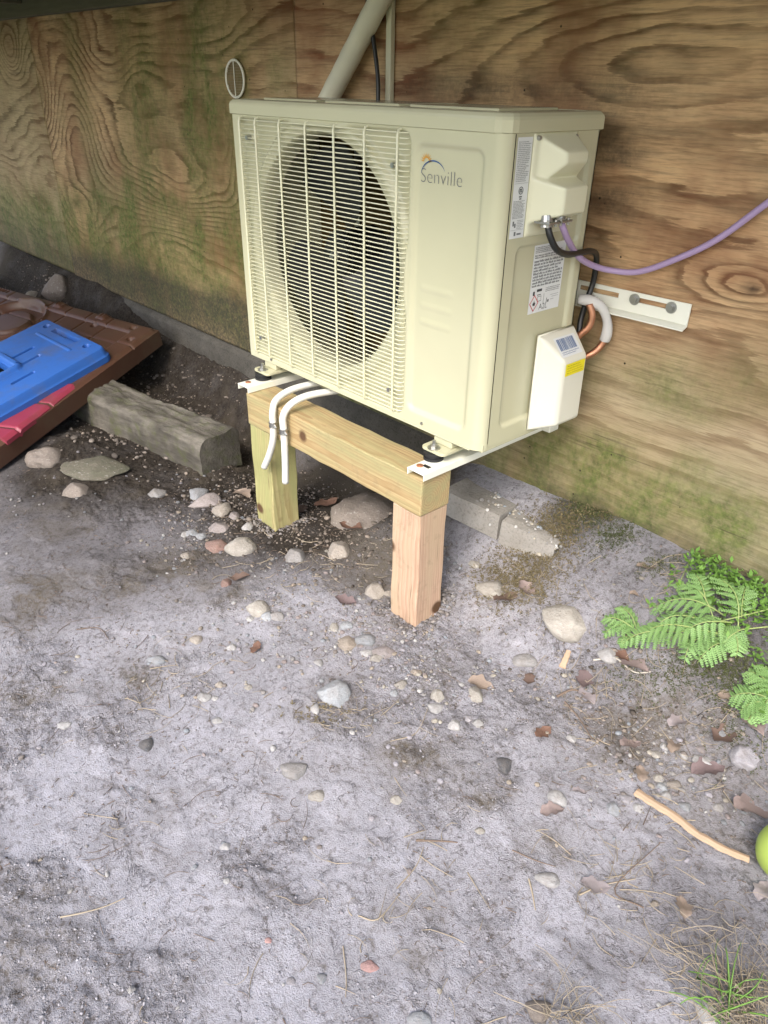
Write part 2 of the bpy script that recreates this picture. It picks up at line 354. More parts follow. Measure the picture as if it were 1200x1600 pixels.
def m_ground():
    n = NB('dusty_soil'); c = n.coord('Object')
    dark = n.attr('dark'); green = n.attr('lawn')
    f1 = n.noise(c, 9, 6, 0.62); f2 = n.noise(c, 95, 6, 0.72); f3 = n.noise(c, 4, 4, 0.6); f4 = n.noise(c, 420, 4, 0.75); f5 = n.noise(c, 34, 5, 0.65, 0.6)
    rz = n.attr('rough'); rzi = n.math('ADD', n.math('MULTIPLY', rz, 0.45), 0.55)
    col = n.ramp(f1, [(0.30, (0.40, 0.390, 0.415)), (0.5, (0.495, 0.483, 0.520)), (0.70, (0.58, 0.568, 0.615))])
    col = n.mix(n.ramp(f3, [(0.48, 0.0), (0.70, 0.35)]), col, (0.46, 0.44, 0.45))
    col = n.mix(n.math('MULTIPLY', rz, 0.45), col, (0.30, 0.29, 0.31))
    col = n.mix(n.math('MULTIPLY', n.ramp(f2, [(0.36, 0.95), (0.49, 0.0)]), rzi), col, (0.15, 0.13, 0.12))
    col = n.mix(n.math('MULTIPLY', n.ramp(f4, [(0.38, 0.70), (0.48, 0.0)]), rzi), col, (0.16, 0.145, 0.135))
    col = n.mix(n.ramp(f4, [(0.57, 0.0), (0.70, 0.6)]), col, (0.68, 0.67, 0.71))
    patch = n.math('MULTIPLY', n.ramp(f5, [(0.36, 1.0), (0.46, 0.0)]), n.ramp(f2, [(0.35, 1.0), (0.62, 0.1)]))
    col = n.mix(n.math('MULTIPLY', patch, 0.70), col, (0.20, 0.175, 0.155))
    ck = n.noise(n.mapv(c, scale=(1.0, 1.35, 1), rot=(0, 0, 0.5)), 15, 5, 0.62, 0.9); ckd = n.math('ABSOLUTE', n.math('SUBTRACT', ck, 0.5))
    cm = n.math('MULTIPLY', n.ramp(ckd, [(0.0, 1.0), (0.012, 0.0)]), n.ramp(n.noise(c, 11, 4, 0.6), [(0.50, 0.0), (0.58, 1.0)]))
    ck2 = n.noise(c, 48, 4, 0.6, 1.2); ckd2 = n.math('ABSOLUTE', n.math('SUBTRACT', ck2, 0.5))
    cm2 = n.math('MULTIPLY', n.ramp(ckd2, [(0.0, 1.0), (0.022, 0.0)]), n.ramp(n.noise(c, 24, 4, 0.6), [(0.52, 0.0), (0.60, 1.0)]))
    cm = n.math('MAXIMUM', cm, n.math('MULTIPLY', cm2, 0.8))
    col = n.mix(n.math('MULTIPLY', cm, 0.75), col, (0.14, 0.125, 0.12))
    soil_shade = n.math('ADD', dark, n.math('MULTIPLY', n.math('SUBTRACT', f1, 0.5), n.math('SUBTRACT', 1.5, dark)), clamp=True)  # moist dark soil and painted shade share this mask
    soil_shade = n.math('MULTIPLY', soil_shade, n.ramp(dark, [(0.02, 0.0), (0.25, 1.0)]))
    col = n.mix(soil_shade, col, n.ramp(f2, [(0.3, (0.018, 0.014, 0.011)), (0.7, (0.075, 0.062, 0.048))]))
    col = n.mix(n.math('MULTIPLY', n.attr('dustbrown'), n.ramp(f2, [(0.35, 1.0), (0.65, 0.4)])), col, (0.155, 0.13, 0.095))
    grass = n.ramp(f2, [(0.3, (0.03, 0.055, 0.012)), (0.7, (0.09, 0.14, 0.03))])
    col = n.mix(green, col, grass)
    h = n.math('ADD', n.math('MULTIPLY', f5, n.math('ADD', n.math('MULTIPLY', rz, 0.6), 0.25)), n.math('ADD', n.math('MULTIPLY', f2, n.math('ADD', n.math('MULTIPLY', rz, 0.8), 0.45)), n.math('MULTIPLY', f4, 1.0))); h = n.math('SUBTRACT', h, n.math('MULTIPLY', cm, 0.5))
    b = n.bump(h, 0.9, 0.0075)
    return n.fin(col, 0.93, b, Specular_IOR_Level=0.2)
M['ground'] = m_ground()
def m_stone(name, vcol=False):
    n = NB(name); c = n.coord('Object')
    if vcol: base = n.attr('tint', 'Color')
    else: base = n.node('ShaderNodeObjectInfo').outputs['Color']
    f = n.noise(c, 60 if vcol else 3.0, 6, 0.7); g = n.noise(c, 300 if vcol else 16, 5, 0.75)
    col = n.mix(n.ramp(f, [(0.35, 0.75), (0.62, 0.0)]), base, n.mix(0.6, base, (0.20, 0.17, 0.14)))
    col = n.mix(n.ramp(g, [(0.58, 0.0), (0.72, 0.6)]), col, (0.62, 0.60, 0.58))
    col = n.mix(n.ramp(g, [(0.30, 0.6), (0.45, 0.0)]), col, n.mix(0.7, base, (0.10, 0.09, 0.08)))
    return n.fin(col, 0.78, n.bump(n.math('ADD', f, n.math('MULTIPLY', g, 1.4)), 0.6, 0.006), Specular_IOR_Level=0.3)
M['stone'] = m_stone('stone_by_object'); M['gravel'] = m_stone('gravel_stone', True)
def m_clod():
    n = NB('soil_clod'); c = n.coord('Object'); base = n.attr('tint', 'Color')
    g = n.noise(c, 300, 4, 0.7)
    return n.fin(n.mix(n.ramp(g, [(0.35, 0.5), (0.55, 0.0)]), base, (0.12, 0.10, 0.09)), 0.95, n.bump(g, 0.5, 0.003), Specular_IOR_Level=0.1)
M['clod'] = m_clod()
def m_leafy(name, a, b, trans=0.0, rough=0.6):
    n = NB(name); c = n.coord('Object'); oi = n.node('ShaderNodeObjectInfo').outputs['Random']
    col = n.mix(n.noise(c, 30, 4), a, b); col = n.mix(n.math('MULTIPLY', oi, 0.35), col, tuple(x*0.6 for x in a))
    return n.fin(col, rough, n.bump(n.noise(c, 160, 4), 0.3, 0.001))
M['fern'] = m_leafy('fern_green', (0.12, 0.25, 0.06), (0.27, 0.42, 0.15), rough=0.55)
M['weed'] = m_leafy('weed_green', (0.09, 0.20, 0.030), (0.18, 0.33, 0.06))
M['stem'] = m_leafy('stem_green', (0.25, 0.33, 0.10), (0.33, 0.38, 0.14))
M['moss'] = m_leafy('moss', (0.05, 0.065, 0.018), (0.13, 0.14, 0.05), rough=0.95)
M['moss_dry'] = m_leafy('moss_dry', (0.16, 0.13, 0.065), (0.27, 0.22, 0.12), rough=0.95)
M['straw'] = m_leafy('straw', (0.42, 0.36, 0.26), (0.30, 0.24, 0.17), rough=0.8)
M['twig'] = m_leafy('twig', (0.14, 0.10, 0.075), (0.22, 0.165, 0.12), rough=0.85)
M['bark'] = m_leafy('split_wood', (0.50, 0.36, 0.24), (0.36, 0.25, 0.16), rough=0.75)
M['root'] = m_leafy('pale_root', (0.60, 0.56, 0.48), (0.46, 0.41, 0.33), rough=0.7)
def m_leaf():
    n = NB('dead_leaf'); c = n.coord('Object'); base = n.node('ShaderNodeObjectInfo').outputs['Color']
    f = n.noise(c, 60, 5, 0.7); return n.fin(n.mix(f, base, n.mix(0.6, base, (0.08, 0.045, 0.03))), 0.8, n.bump(n.noise(c, 120, 4), 0.5, 0.002))
M['leaf'] = m_leaf()
def m_plastic(name, col, dirtc, amt):
    n = NB(name); c = n.coord('Object')
    f = n.noise(c, 7, 6, 0.7); g = n.noise(c, 60, 5, 0.7)
    col2 = n.mix(n.noise(c, 3, 3), col, tuple(x*0.8 for x in col))
    d = n.math('MULTIPLY', n.ramp(f, [(0.48, 0.0), (0.68, 1.0)]), n.ramp(g, [(0.3, 0.3), (0.6, 1.0)]))
    return n.fin(n.mix(n.math('MULTIPLY', d, amt), col2, dirtc), n.math('ADD', n.math('MULTIPLY', f, 0.3), 0.33), n.bump(n.noise(c, 500, 3), 0.12, 0.001))
M['blue'] = m_plastic('blue_plastic', (0.030, 0.125, 0.44), (0.10, 0.10, 0.10), 0.55)
M['brown'] = m_plastic('brown_plastic', (0.090, 0.042, 0.026), (0.095, 0.068, 0.042), 0.8)
M['pink'] = m_plastic('pink_plastic', (0.27, 0.035, 0.062), (0.13, 0.05, 0.045), 0.8)
def m_concrete(name, col, dk):
    n = NB(name); c = n.coord('Object'); f = n.noise(c, 12, 6, 0.7); g = n.noise(c, 150, 5, 0.7)
    cc = n.mix(f, dk, col); cc = n.mix(n.ramp(g, [(0.3, 0.6), (0.5, 0.0)]), cc, tuple(x*0.5 for x in dk))
    return n.fin(cc, 0.92, n.bump(n.math('ADD', n.math('MULTIPLY', f, 0.5), g), 0.6, 0.004), Specular_IOR_Level=0.2)
M['concrete'] = m_concrete('concrete', (0.38, 0.365, 0.34), (0.22, 0.20, 0.165))
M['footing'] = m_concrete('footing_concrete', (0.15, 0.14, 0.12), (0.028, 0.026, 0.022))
def m_tie():
    n = NB('mossy_timber'); c = n.coord('Object')
    a = n.noise(n.mapv(c, scale=(0.10, 1, 1)), 60, 5, 0.7); g = n.noise(c, 22, 6, 0.7); h = n.noise(c, 160, 4, 0.7)
    col = n.mix(a, (0.05, 0.045, 0.036), (0.24, 0.22, 0.185))
    col = n.mix(n.ramp(n.noise(c, 9, 4, 0.6), [(0.4, 0.0), (0.6, 0.6)]), col, (0.04, 0.036, 0.028))
    col = n.mix(n.ramp(g, [(0.50, 0.0), (0.68, 0.70)]), col, n.mix(h, (0.045, 0.055, 0.02), (0.13, 0.14, 0.06)))
    return n.fin(col, 0.9, n.bump(n.math('ADD', a, n.math('MULTIPLY', h, 0.6)), 0.7, 0.006), Specular_IOR_Level=0.2)
M['tie'] = m_tie()
def m_deck():
    n = NB('deck_lumber'); c = n.coord('Object'); a = n.noise(n.mapv(c, scale=(0.08, 1, 1)), 50, 5, 0.7)
    col = n.mix(a, (0.06, 0.062, 0.035), (0.17, 0.15, 0.09)); return n.fin(col, 0.85, n.bump(a, 0.4, 0.003))
M['deck'] = m_deck()
M['wrap'] = m_paint('pipe_wrap', (0.80, 0.77, 0.60), 0.6, 0.25, 0.4)
M['lath'] = m_paint('pale_lath', (0.62, 0.60, 0.44), 0.6, 0.2, 0.4)
M['mesh'] = m_paint('vent_mesh', (0.34, 0.27, 0.15), 0.6, 0.2, 0.1)
M['crownleaf'] = m_leafy('hedge_leaf', (0.05, 0.11, 0.02), (0.12, 0.20, 0.045))

# ------------------------------------------------------------------ ground
def graded(lo, hi, step, far_lo, far_hi, g=1.35):
    a = list(np.arange(lo, hi+step/2, step)); s = step; x = a[-1]
    while x < far_hi: s *= g; x += s; a.append(x)
    s = step; x = a[0]; b = []
    while x > far_lo: s *= g; x -= s; b.append(x)
    return np.array(b[::-1]+a)
gx = graded(-1.5, 1.75, 0.0042, -120, 120, 1.10); gy = graded(-1.22, 0.40, 0.0042, -120, 120, 1.10)
X, Y = np.meshgrid(gx, gy, indexing='ij')
Z = ground_z(X, Y)
dark = np.zeros_like(X); dbr = np.zeros_like(X)  # dark: moist soil plus deck and unit shade painted into the colour
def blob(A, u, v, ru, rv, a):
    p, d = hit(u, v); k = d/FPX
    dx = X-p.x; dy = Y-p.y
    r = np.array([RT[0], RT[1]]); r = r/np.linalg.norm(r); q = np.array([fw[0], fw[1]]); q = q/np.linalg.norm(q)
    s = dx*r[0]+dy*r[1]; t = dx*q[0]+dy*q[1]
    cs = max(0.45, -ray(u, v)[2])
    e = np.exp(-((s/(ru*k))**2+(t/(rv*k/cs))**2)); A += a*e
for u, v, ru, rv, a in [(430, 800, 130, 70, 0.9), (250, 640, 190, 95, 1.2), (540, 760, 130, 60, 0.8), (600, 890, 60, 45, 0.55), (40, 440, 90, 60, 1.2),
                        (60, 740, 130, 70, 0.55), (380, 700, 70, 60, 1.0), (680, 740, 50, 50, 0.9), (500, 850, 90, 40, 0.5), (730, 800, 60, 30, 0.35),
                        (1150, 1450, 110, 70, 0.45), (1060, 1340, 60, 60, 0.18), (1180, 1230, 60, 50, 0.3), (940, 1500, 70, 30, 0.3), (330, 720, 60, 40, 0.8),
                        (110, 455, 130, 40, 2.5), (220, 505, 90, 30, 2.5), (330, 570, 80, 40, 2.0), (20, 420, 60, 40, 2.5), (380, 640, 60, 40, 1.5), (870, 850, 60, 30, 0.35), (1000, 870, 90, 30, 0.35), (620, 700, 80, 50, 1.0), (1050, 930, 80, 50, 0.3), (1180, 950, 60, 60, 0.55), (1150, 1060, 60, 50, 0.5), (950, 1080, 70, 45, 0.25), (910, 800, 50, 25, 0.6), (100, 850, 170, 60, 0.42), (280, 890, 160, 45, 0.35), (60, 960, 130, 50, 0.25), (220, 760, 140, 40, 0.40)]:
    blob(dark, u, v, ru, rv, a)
for u, v, ru, rv, a in [(60, 1090, 45, 22, 0.8), (40, 930, 60, 50, 0.7), (190, 920, 60, 30, 0.5), (210, 1060, 50, 30, 0.6), (640, 1175, 40, 22, 0.7), (745, 1258, 42, 16, 0.8),
                        (845, 1325, 40, 26, 0.7), (300, 880, 60, 30, 0.5), (350, 925, 60, 25, 0.5), (650, 1500, 30, 20, 0.5), (530, 1200, 30, 12, 0.6), (820, 900, 70, 40, 0.5),
                        (590, 880, 60, 60, 0.4), (1000, 1120, 120, 60, 0.35), (230, 1290, 50, 30, 0.35), (500, 1110, 50, 18, 0.5), (1010, 1150, 90, 40, 0.35)]:
    blob(dbr, u, v, ru, rv, a)
dbr *= 0.5+1.2*sstep(-0.25, 0.25, fbm(X*22, Y*22, 91, 3))
dbr += 0.42*sstep(0.12, 0.42, fbm(X*3.6, Y*3.6, 55, 4, 0.6))
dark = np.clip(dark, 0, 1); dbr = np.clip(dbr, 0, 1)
lawn = sstep(1.7, 2.6, np.hypot(X-0.4, Y+0.3)+0.3*fbm(X*2, Y*2, 77, 3))*sstep(-1.0, -1.5, Y)
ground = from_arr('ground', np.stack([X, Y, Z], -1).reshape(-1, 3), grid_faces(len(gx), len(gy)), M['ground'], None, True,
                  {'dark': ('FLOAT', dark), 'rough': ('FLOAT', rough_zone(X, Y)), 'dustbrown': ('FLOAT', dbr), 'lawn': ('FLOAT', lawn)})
tagp(ground, kind='structure')

# ------------------------------------------------------------------ wall of plywood sheets on a concrete footing
wall = empty('wall', (0, WY, ZG), kind='structure')
def wpt(u, v):
    p = on_plane(u, v, 1, WY); return p[0], p[2]
def gauss(x, z, cx, cz, sx, sz): return np.exp(-(((x-cx)/sx)**2+((z-cz)/sz)**2))
def sheet(x0, x1, z0, z1, seed, f0, namp, step=0.009):
    xs = np.linspace(x0, x1, int((x1-x0)/step)+2); zs = np.linspace(z0, z1, int((z1-z0)/step)+2)
    x, z = np.meshgrid(xs, zs, indexing='ij'); x = x.copy(); z = z.copy()
    wx = x+0.10*fbm(x*2.2, z*4, seed+3, 3)
    F = f0*z + namp*fbm(wx*0.95, z*2.3, seed, 3, 0.36) + 0.30*fbm(x*9, z*22, seed+40, 2)
    knot = np.zeros_like(x); con = np.ones_like(x)*0.95
    red = np.clip(0.35+1.3*fbm(x*1.6, z*3, seed+8, 3), 0, 1)
    gray = np.clip(0.25+0.9*fbm(x*1.3, z*2, seed+9, 3), 0, 1)
    alg = np.zeros_like(x); gri_shade = np.zeros_like(x)
    def px(u, v): return wpt(u, v)
    if x1 > 1.5:           # right-hand sheet
        cx, cz = px(1165, 450); F = F + 3.2*gauss(x, z, cx, cz, 0.10, 0.04); knot = np.maximum(knot, gauss(x, z, cx+0.01, cz, 0.014, 0.011)*1.5*(0.6+fbm(x*90, z*90, 5, 2)))
        cx, cz = px(1060, 95); F = F - 3.2*gauss(x, z, cx, cz, 0.34, 0.08)
        cx, cz = px(990, 460); F = F + 1.4*gauss(x, z, cx, cz, 0.16, 0.03)
        low = sstep(0.38, 0.04, z)
        gray = np.clip(gray*0.5+0.75*low, 0, 1); con = 1.05-0.45*low; red = red*(1-low)*sstep(0.45, 0.7, z)+0.15
        alg = 0.95*low*np.clip(0.75+1.6*fbm(x*2, z*4, 60, 3), 0, 1) + 0.25*sstep(0.4, 0.8, z)*np.clip(0.3+2*fbm(x*2, z*3, 62, 3), 0, 1)
        alg = alg + 0.75*gauss(x, z, *px(1080, 800), 0.40, 0.12)
        gri_shade = 0.6*sstep(-0.12, -0.24, z)*np.clip(0.6+2*fbm(x*8, z*12, 64, 3), 0, 1) + 0.35*gauss(x, z, *px(860, 800), 0.2, 0.04)
        gri_shade += 0.75*gauss(x, z, *px(955, 270), 0.09, 0.14)*np.clip(0.7+2*fbm(x*5, z*30, 68, 3), 0, 1)+0.6*gauss(x, z, *px(750, 140), 0.4, 0.04)  # occlusion shade near the unit, painted through the grime mask
    elif x0 > -3.0:
        for u, v, a, sx, sz in [(60, 160, 7, .10, .16), (120, 200, -8, .12, .22), (260, 290, 9, .30, .10), (245, 285, -4, .12, .05), (130, 330, 6, .16, .10), (215, 130, -4, .10, .12), (350, 230, 5, .06, .14), (90, 300, -6, .12, .16)]:
            cx, cz = px(u, v); F = F + 0.55*a*gauss(x, z, cx, cz, sx*1.5, sz*1.1)
        con = con*0+1.15
        alg = 0.6*gauss(x, z, *px(120, 110), 0.09, 0.50) + 0.75*gauss(x, z, *px(210, 130), 0.15, 0.35) + 0.55*gauss(x, z, *px(290, 150), 0.30, 0.20)
        alg += 0.85*gauss(x, z, *px(230, 300), 0.28, 0.14)*np.clip(0.6+2*fbm(x*5, z*6, 65, 3), 0, 1)
        alg += 1.9*gauss(x, z, *px(230, 400), 1.4, 0.19) + 1.0*gauss(x, z, *px(60, 340), 0.22, 0.10) + 0.5*gauss(x, z, *px(330, 60), .3, .1)
        alg += 0.50*np.clip(0.1+2.4*fbm(x*3, z*2.2, 66, 4), 0, 1)
        gray = np.clip(gray*0.7, 0, 1); red = np.clip(red+0.2*gauss(x, z, *px(120, 120), .5, .3), 0, 1)
        gri_shade = 1.2*sstep(0.02, -0.16, z+0.06*fbm(x*3, z*3, 67, 3))+0.6*gauss(x, z, *px(330, 500), .4, .12)
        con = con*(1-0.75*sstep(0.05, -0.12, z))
    else:
        alg = 0.8*sstep(0.25, 0.0, z)+0.25; gri_shade = 0.7*sstep(0.1, -0.2, z); gray = gray*0+0.5
        F = F + 5*gauss(x, z, *px(15, 80), .15, .10)
    y = np.full_like(x, WY) + 0.0012*fbm(x*3, z*6, seed, 3)
    n1 = len(xs)*len(zs)
    V = np.stack([x, y, z], -1).reshape(-1, 3)
    Fc = grid_faces(len(xs), len(zs))
    # back and edges: a thin frame of quads behind
    idx = np.arange(n1).reshape(len(xs), len(zs)); rim = np.concatenate([idx[:, 0], idx[-1, 1:], idx[::-1, -1][1:], idx[0, ::-1][1:]])
    back = V[rim].copy(); back[:, 1] += 0.014
    V2 = np.vstack([V, back]); k = len(rim); s = np.arange(k-1)
    side = np.stack([rim[s], n1+s, n1+s+1, rim[s+1]], -1)
    def pad(a, val=0): return np.concatenate([np.clip(a, 0, 1e3).ravel() if a is not F else a.ravel(), np.full(k, val)])
    o = from_arr('plywood_sheet', V2, np.vstack([Fc, side]), M['ply'], wall, False,
                 {'grain': ('FLOAT', pad(F)), 'redness': ('FLOAT', pad(np.clip(red, 0, 1))), 'weather': ('FLOAT', pad(gray)),
                  'algae': ('FLOAT', pad(np.clip(alg, 0, 0.95))), 'grime_shade': ('FLOAT', pad(np.clip(gri_shade, 0, 0.95))), 'knot': ('FLOAT', pad(np.clip(knot, 0, 1))), 'contrast': ('FLOAT', pad(con, 0.5))})
    return o
sheet(-4.2, -2.141, -0.205, 0.93, 300, 13, 6.0, 0.014)
sheet(-2.137, -0.2195, -0.215, 0.93, 100, 15, 8.5)
sheet(-0.2165, 2.2, -0.40, 0.93, 200, 15, 5.0)
box('backing_board', (-4.2, WY+0.016, -0.5), (2.2, WY+0.05, 0.93), M['dark_in'], wall)
# footing strip with an uneven face
fx = np.linspace(-4.2, 0.4, 500); fz = np.linspace(-0.62, -0.222, 34)
a, b = np.meshgrid(fx, fz, indexing='ij')
yy = WY-0.010+0.010*fbm(a*5, b*9, 21, 4)-0.010*sstep(-0.30, -0.62, b)
yy[:, -1] = WY+0.012
from_arr('concrete_footing', np.stack([a, yy, b], -1).reshape(-1, 3), grid_faces(500, 34), M['footing'], wall, True)

# ------------------------------------------------------------------ deck overhead
deck = empty('deck', (0, 0.3, 0.93), 'dark weathered timber deck overhead, its ledger and joists seen along the top of the wall', 'deck')
DF = -0.62
box('ledger_board', (-4.2, WY-0.040, 0.862), (2.2, WY-0.002, 1.05), M['deck'], deck, 0.003)
for i in range(16):
    x = -4.1+i*0.405
    box('joist', (x, DF, 0.905), (x+0.038, WY-0.043, 1.05), M['deck'], deck, 0.003)
y = WY-0.004; 
while y > DF-0.05:
    box('deck_board', (-4.2, y-0.138, 1.053), (2.2, y, 1.080), M['deck'], deck, 0.003); y -= 0.146

y = DF-0.06  # unseen deck wing, added to shade the ground and panels at left
while y > -1.45:
    box('deck_board', (-4.2, y-0.138, 1.053), (-0.50, y, 1.080), M['deck'], deck, 0.003); y -= 0.146
for i in range(9):  # joists of the added unseen wing
    x = -4.1+i*0.405
    box('joist', (x+0.045, -1.45, 0.905), (x+0.083, DF+0.002, 1.05), M['deck'], deck, 0.003)

# ------------------------------------------------------------------ outdoor unit
unit = empty('outdoor_unit', (W/2, D/2, 0.0), 'cream air conditioning outdoor unit with round fan grille, standing over the pine frame', 'air conditioner')
TH = 0.582   # underside of the lid
def rrect(x, z, x0, x1, z0, z1, r):
    cx, cz = (x0+x1)/2, (z0+z1)/2; qx = np.abs(x-cx)-(x1-x0)/2+r; qz = np.abs(z-cz)-(z1-z0)/2+r
    return np.hypot(np.maximum(qx, 0), np.maximum(qz, 0))+np.minimum(np.maximum(qx, qz), 0)-r
HC, HR = (0.326, 0.306), 0.254
def front_d(x, z):
    d = rrect(x, z, 0.024, 0.604, 0.014, 0.574, 0.02)
    rec = 0.013*sstep(0.004, -0.006, d)
    r = np.hypot(x-HC[0], z-HC[1])
    ring = 0.011*sstep(0.292, 0.274, r)-0.004*sstep(0.270, 0.256, r)
    q = rrect(x, z, 0.616, 0.792, 0.028, 0.560, 0.022)
    rec2 = 0.0065*sstep(0.0, -0.012, q)
    out = rec-ring*(rec > 0.001)+rec2
    for zc in (0.297, 0.263, 0.230):
        e = rrect(x, z, 0.643, 0.728, zc-0.0045, zc+0.0045, 0.0044); out = out-0.0011*sstep(0.004, -0.003, e)
    for sx, sz in ((0.065, 0.535), (0.565, 0.515), (0.065, 0.06), (0.565, 0.06)):
        rr = np.hypot(x-sx, z-sz); out = out-0.009*sstep(0.019, 0.011, rr)
    return out
st = 0.0036
xs = np.arange(0, W-0.0248, st); xs = np.append(xs[:-1], W-0.024); zs = np.linspace(0.0, TH, 163)
x, z = np.meshgrid(xs, zs, indexing='ij'); yv = front_d(x, z)
r = np.hypot(x-HC[0], z-HC[1]); near = (r > HR-st*0.75) & (r < HR+st*0.75)
sx = np.where(near, HC[0]+(x-HC[0])*HR/np.maximum(r, 1e-6), x); sz = np.where(near, HC[1]+(z-HC[1])*HR/np.maximum(r, 1e-6), z)
rc = np.hypot((sx[:-1, :-1]+sx[1:, 1:])/2-HC[0], (sz[:-1, :-1]+sz[1:, 1:])/2-HC[1]); keep = rc > HR-0.0004
# wrap round the right corner (rounded chamfer)
ncorn = 8; th = np.linspace(0, math.pi/2, ncorn+1)[1:]
cx_ = W-0.024+0.024*np.sin(th)**1.0; cy_ = 0.024*(1-np.cos(th))
V = np.stack([sx, yv, sz], -1)
ext = np.stack([np.repeat(cx_[:, None], len(zs), 1), np.repeat(cy_[:, None], len(zs), 1), np.repeat(zs[None], ncorn, 0)], -1)
V = np.concatenate([V, ext], 0); keep = np.concatenate([keep, np.ones((ncorn, len(zs)-1), bool)], 0)
from_arr('front_panel', V.reshape(-1, 3), grid_faces(V.shape[0], len(zs), keep), M['case'], unit, True)
bm = bmesh.new()
bm_box(bm, (0.0, 0.0, -0.004), (W-0.026, 0.012, -0.0005), 0.001); bm_box(bm, (0.0, 0.012, -0.004), (W-0.001, D, 0.012), 0.001)
from_bm('base_pan', bm, M['case'], unit)
bm = bmesh.new(); bm_box(bm, (0.0, 0.003, 0.0), (0.0025, D, TH)); bm_box(bm, (0.0, D-0.003, 0.0), (W, D, TH)); from_bm('rear_casing', bm, M['case'], unit)
# side panel with pressed relief and cable cover
ys = np.linspace(0.0265, D, 86); zs2 = np.linspace(0.004, TH, 196)
y, z = np.meshgrid(ys, zs2, indexing='ij')
q = rrect(y, z, 0.055, D-0.02, 0.035, 0.40, 0.02)
q2 = rrect(y, z, 0.195, D-0.018, 0.38, 0.55, 0.018)
off = -0.006*sstep(0.0, -0.010, np.minimum(q, q2)) + 0.0045*sstep(0.004, -0.006, rrect(y, z, 0.072, 0.092, 0.06, 0.36, 0.01))*0
from_arr('side_panel', np.stack([np.full_like(y, W)+off, y, z], -1).reshape(-1, 3), grid_faces(86, 196), M['case'], unit, True)
# cable cover: plate with two scoops
ys = np.linspace(0.074, 0.200, 90); zs2 = np.linspace(0.412, 0.5805, 150)
y, z = np.meshgrid(ys, zs2, indexing='ij')
plate = 0.0035*sstep(0.0, -0.004, rrect(y, z, 0.0745, 0.1995, 0.4125, 0.580, 0.008))
def scoop(y, z, zt, zs_, zb, zbb, yl, yr, h):
    vert = sstep(zt, zs_, z)*0 + np.clip((zt-z)/(zt-zs_), 0, 1)*np.clip((z-zbb)/(zb-zbb), 0, 1)
    hor = np.clip((y-yl)/0.030, 0, 1)*np.clip((yr-y)/0.014, 0, 1)
    m = np.minimum(vert, hor); return h*m
s1 = scoop(y, z, 0.577, 0.552, 0.535, 0.494, 0.086, 0.194, 0.040)
s2 = scoop(y, z, 0.512, 0.498, 0.452, 0.436, 0.078, 0.192, 0.050)
s2 = s2*(1-0.0*y); off = plate+np.maximum(s1, s2)
k = np.ones(5)/5
for _ in range(2):
    for ax in (0, 1):
        off = np.apply_along_axis(lambda v: np.convolve(np.pad(v, 2, mode='edge'), k, 'valid'), ax, off)
off[0, :] = off[-1, :] = off[:, 0] = off[:, -1] = -0.001
from_arr('cable_cover', np.stack([W+0.001+off, y, z], -1).reshape(-1, 3), grid_faces(90, 150), M['case_plastic'], unit, True)
for yy_, zz_ in ((0.082, 0.574), (0.190, 0.573)):
    cyl('screw', (W+0.002, yy_, zz_), (W+0.009, yy_, zz_), 0.0048, M['zinc'], unit, 0.0036, 12, False, 0.001)
for xx_, zz_ in ((0.668, 0.012), (0.10, 0.008)):
    cyl('screw', (xx_, 0.004, zz_), (xx_, -0.003, zz_), 0.0042, M['zinc'], unit, 0.0030, 12)
g = cyl('cable_gland', (W+0.026, 0.100, 0.450), (W+0.030, 0.098, 0.430), 0.011, M['zinc'], unit, 0.012, 14)
g = cyl('cable_gland', (W+0.026, 0.138, 0.452), (W+0.030, 0.136, 0.434), 0.011, M['zinc'], unit, 0.012, 14)
for yc in (0.100, 0.138):
    bm = bmesh.new(); bm_box(bm, (W+0.012, yc-0.017, 0.437), (W+0.046, yc+0.016, 0.441), 0.001)
    bm_cyl(bm, (W+0.040, yc-0.012, 0.444), (W+0.040, yc-0.012, 0.432), 0.003, n=8); bm_cyl(bm, (W+0.040, yc+0.011, 0.444), (W+0.040, yc+0.011, 0.432), 0.003, n=8)
    from_bm('clamp_plate', bm, M['zinc'], unit)
# lid
bm = bmesh.new(); p = 0.004
out = [(-p, -p), (W-0.024, -p), (W-0.012, 0.001), (W+p-0.003, 0.0135), (W+p, 0.026), (W+p, D+p), (-p, D+p)]
def loop(inset, z):
    cx, cy = W/2, D/2; return [bm.verts.new((cx+(a-cx)*(1-inset/(W/2)), cy+(b-cy)*(1-inset/(D/2)), z)) for a, b in out]
L = [loop(0.004, TH-0.001), loop(0, TH+0.001), loop(0, TH+0.020), loop(0.0015, TH+0.0245), loop(0.006, TH+0.0295), loop(0.012, TH+0.031), loop(0.022, TH+0.031), loop(0.026, TH+0.0285), loop(0.032, TH+0.0285), loop(0.036, TH+0.0305)]
for A, B in zip(L[:-1], L[1:]):
    for i in range(len(A)): bm.faces.new((A[i], A[(i+1) % len(A)], B[(i+1) % len(A)], B[i]))
bm.faces.new(L[-1]); bm.faces.new(L[0][::-1])
bmesh.ops.recalc_face_normals(bm, faces=bm.faces)
lid = from_bm('top_cover', bm, M['case'], unit)
for x0, x1 in ((0.06, 0.26), (0.29, 0.52), (0.55, 0.77)):
    box('pressed_rib', (x0, 0.05, TH+0.0300), (x1, D-0.05, TH+0.0345), M['case'], lid, 0.002)
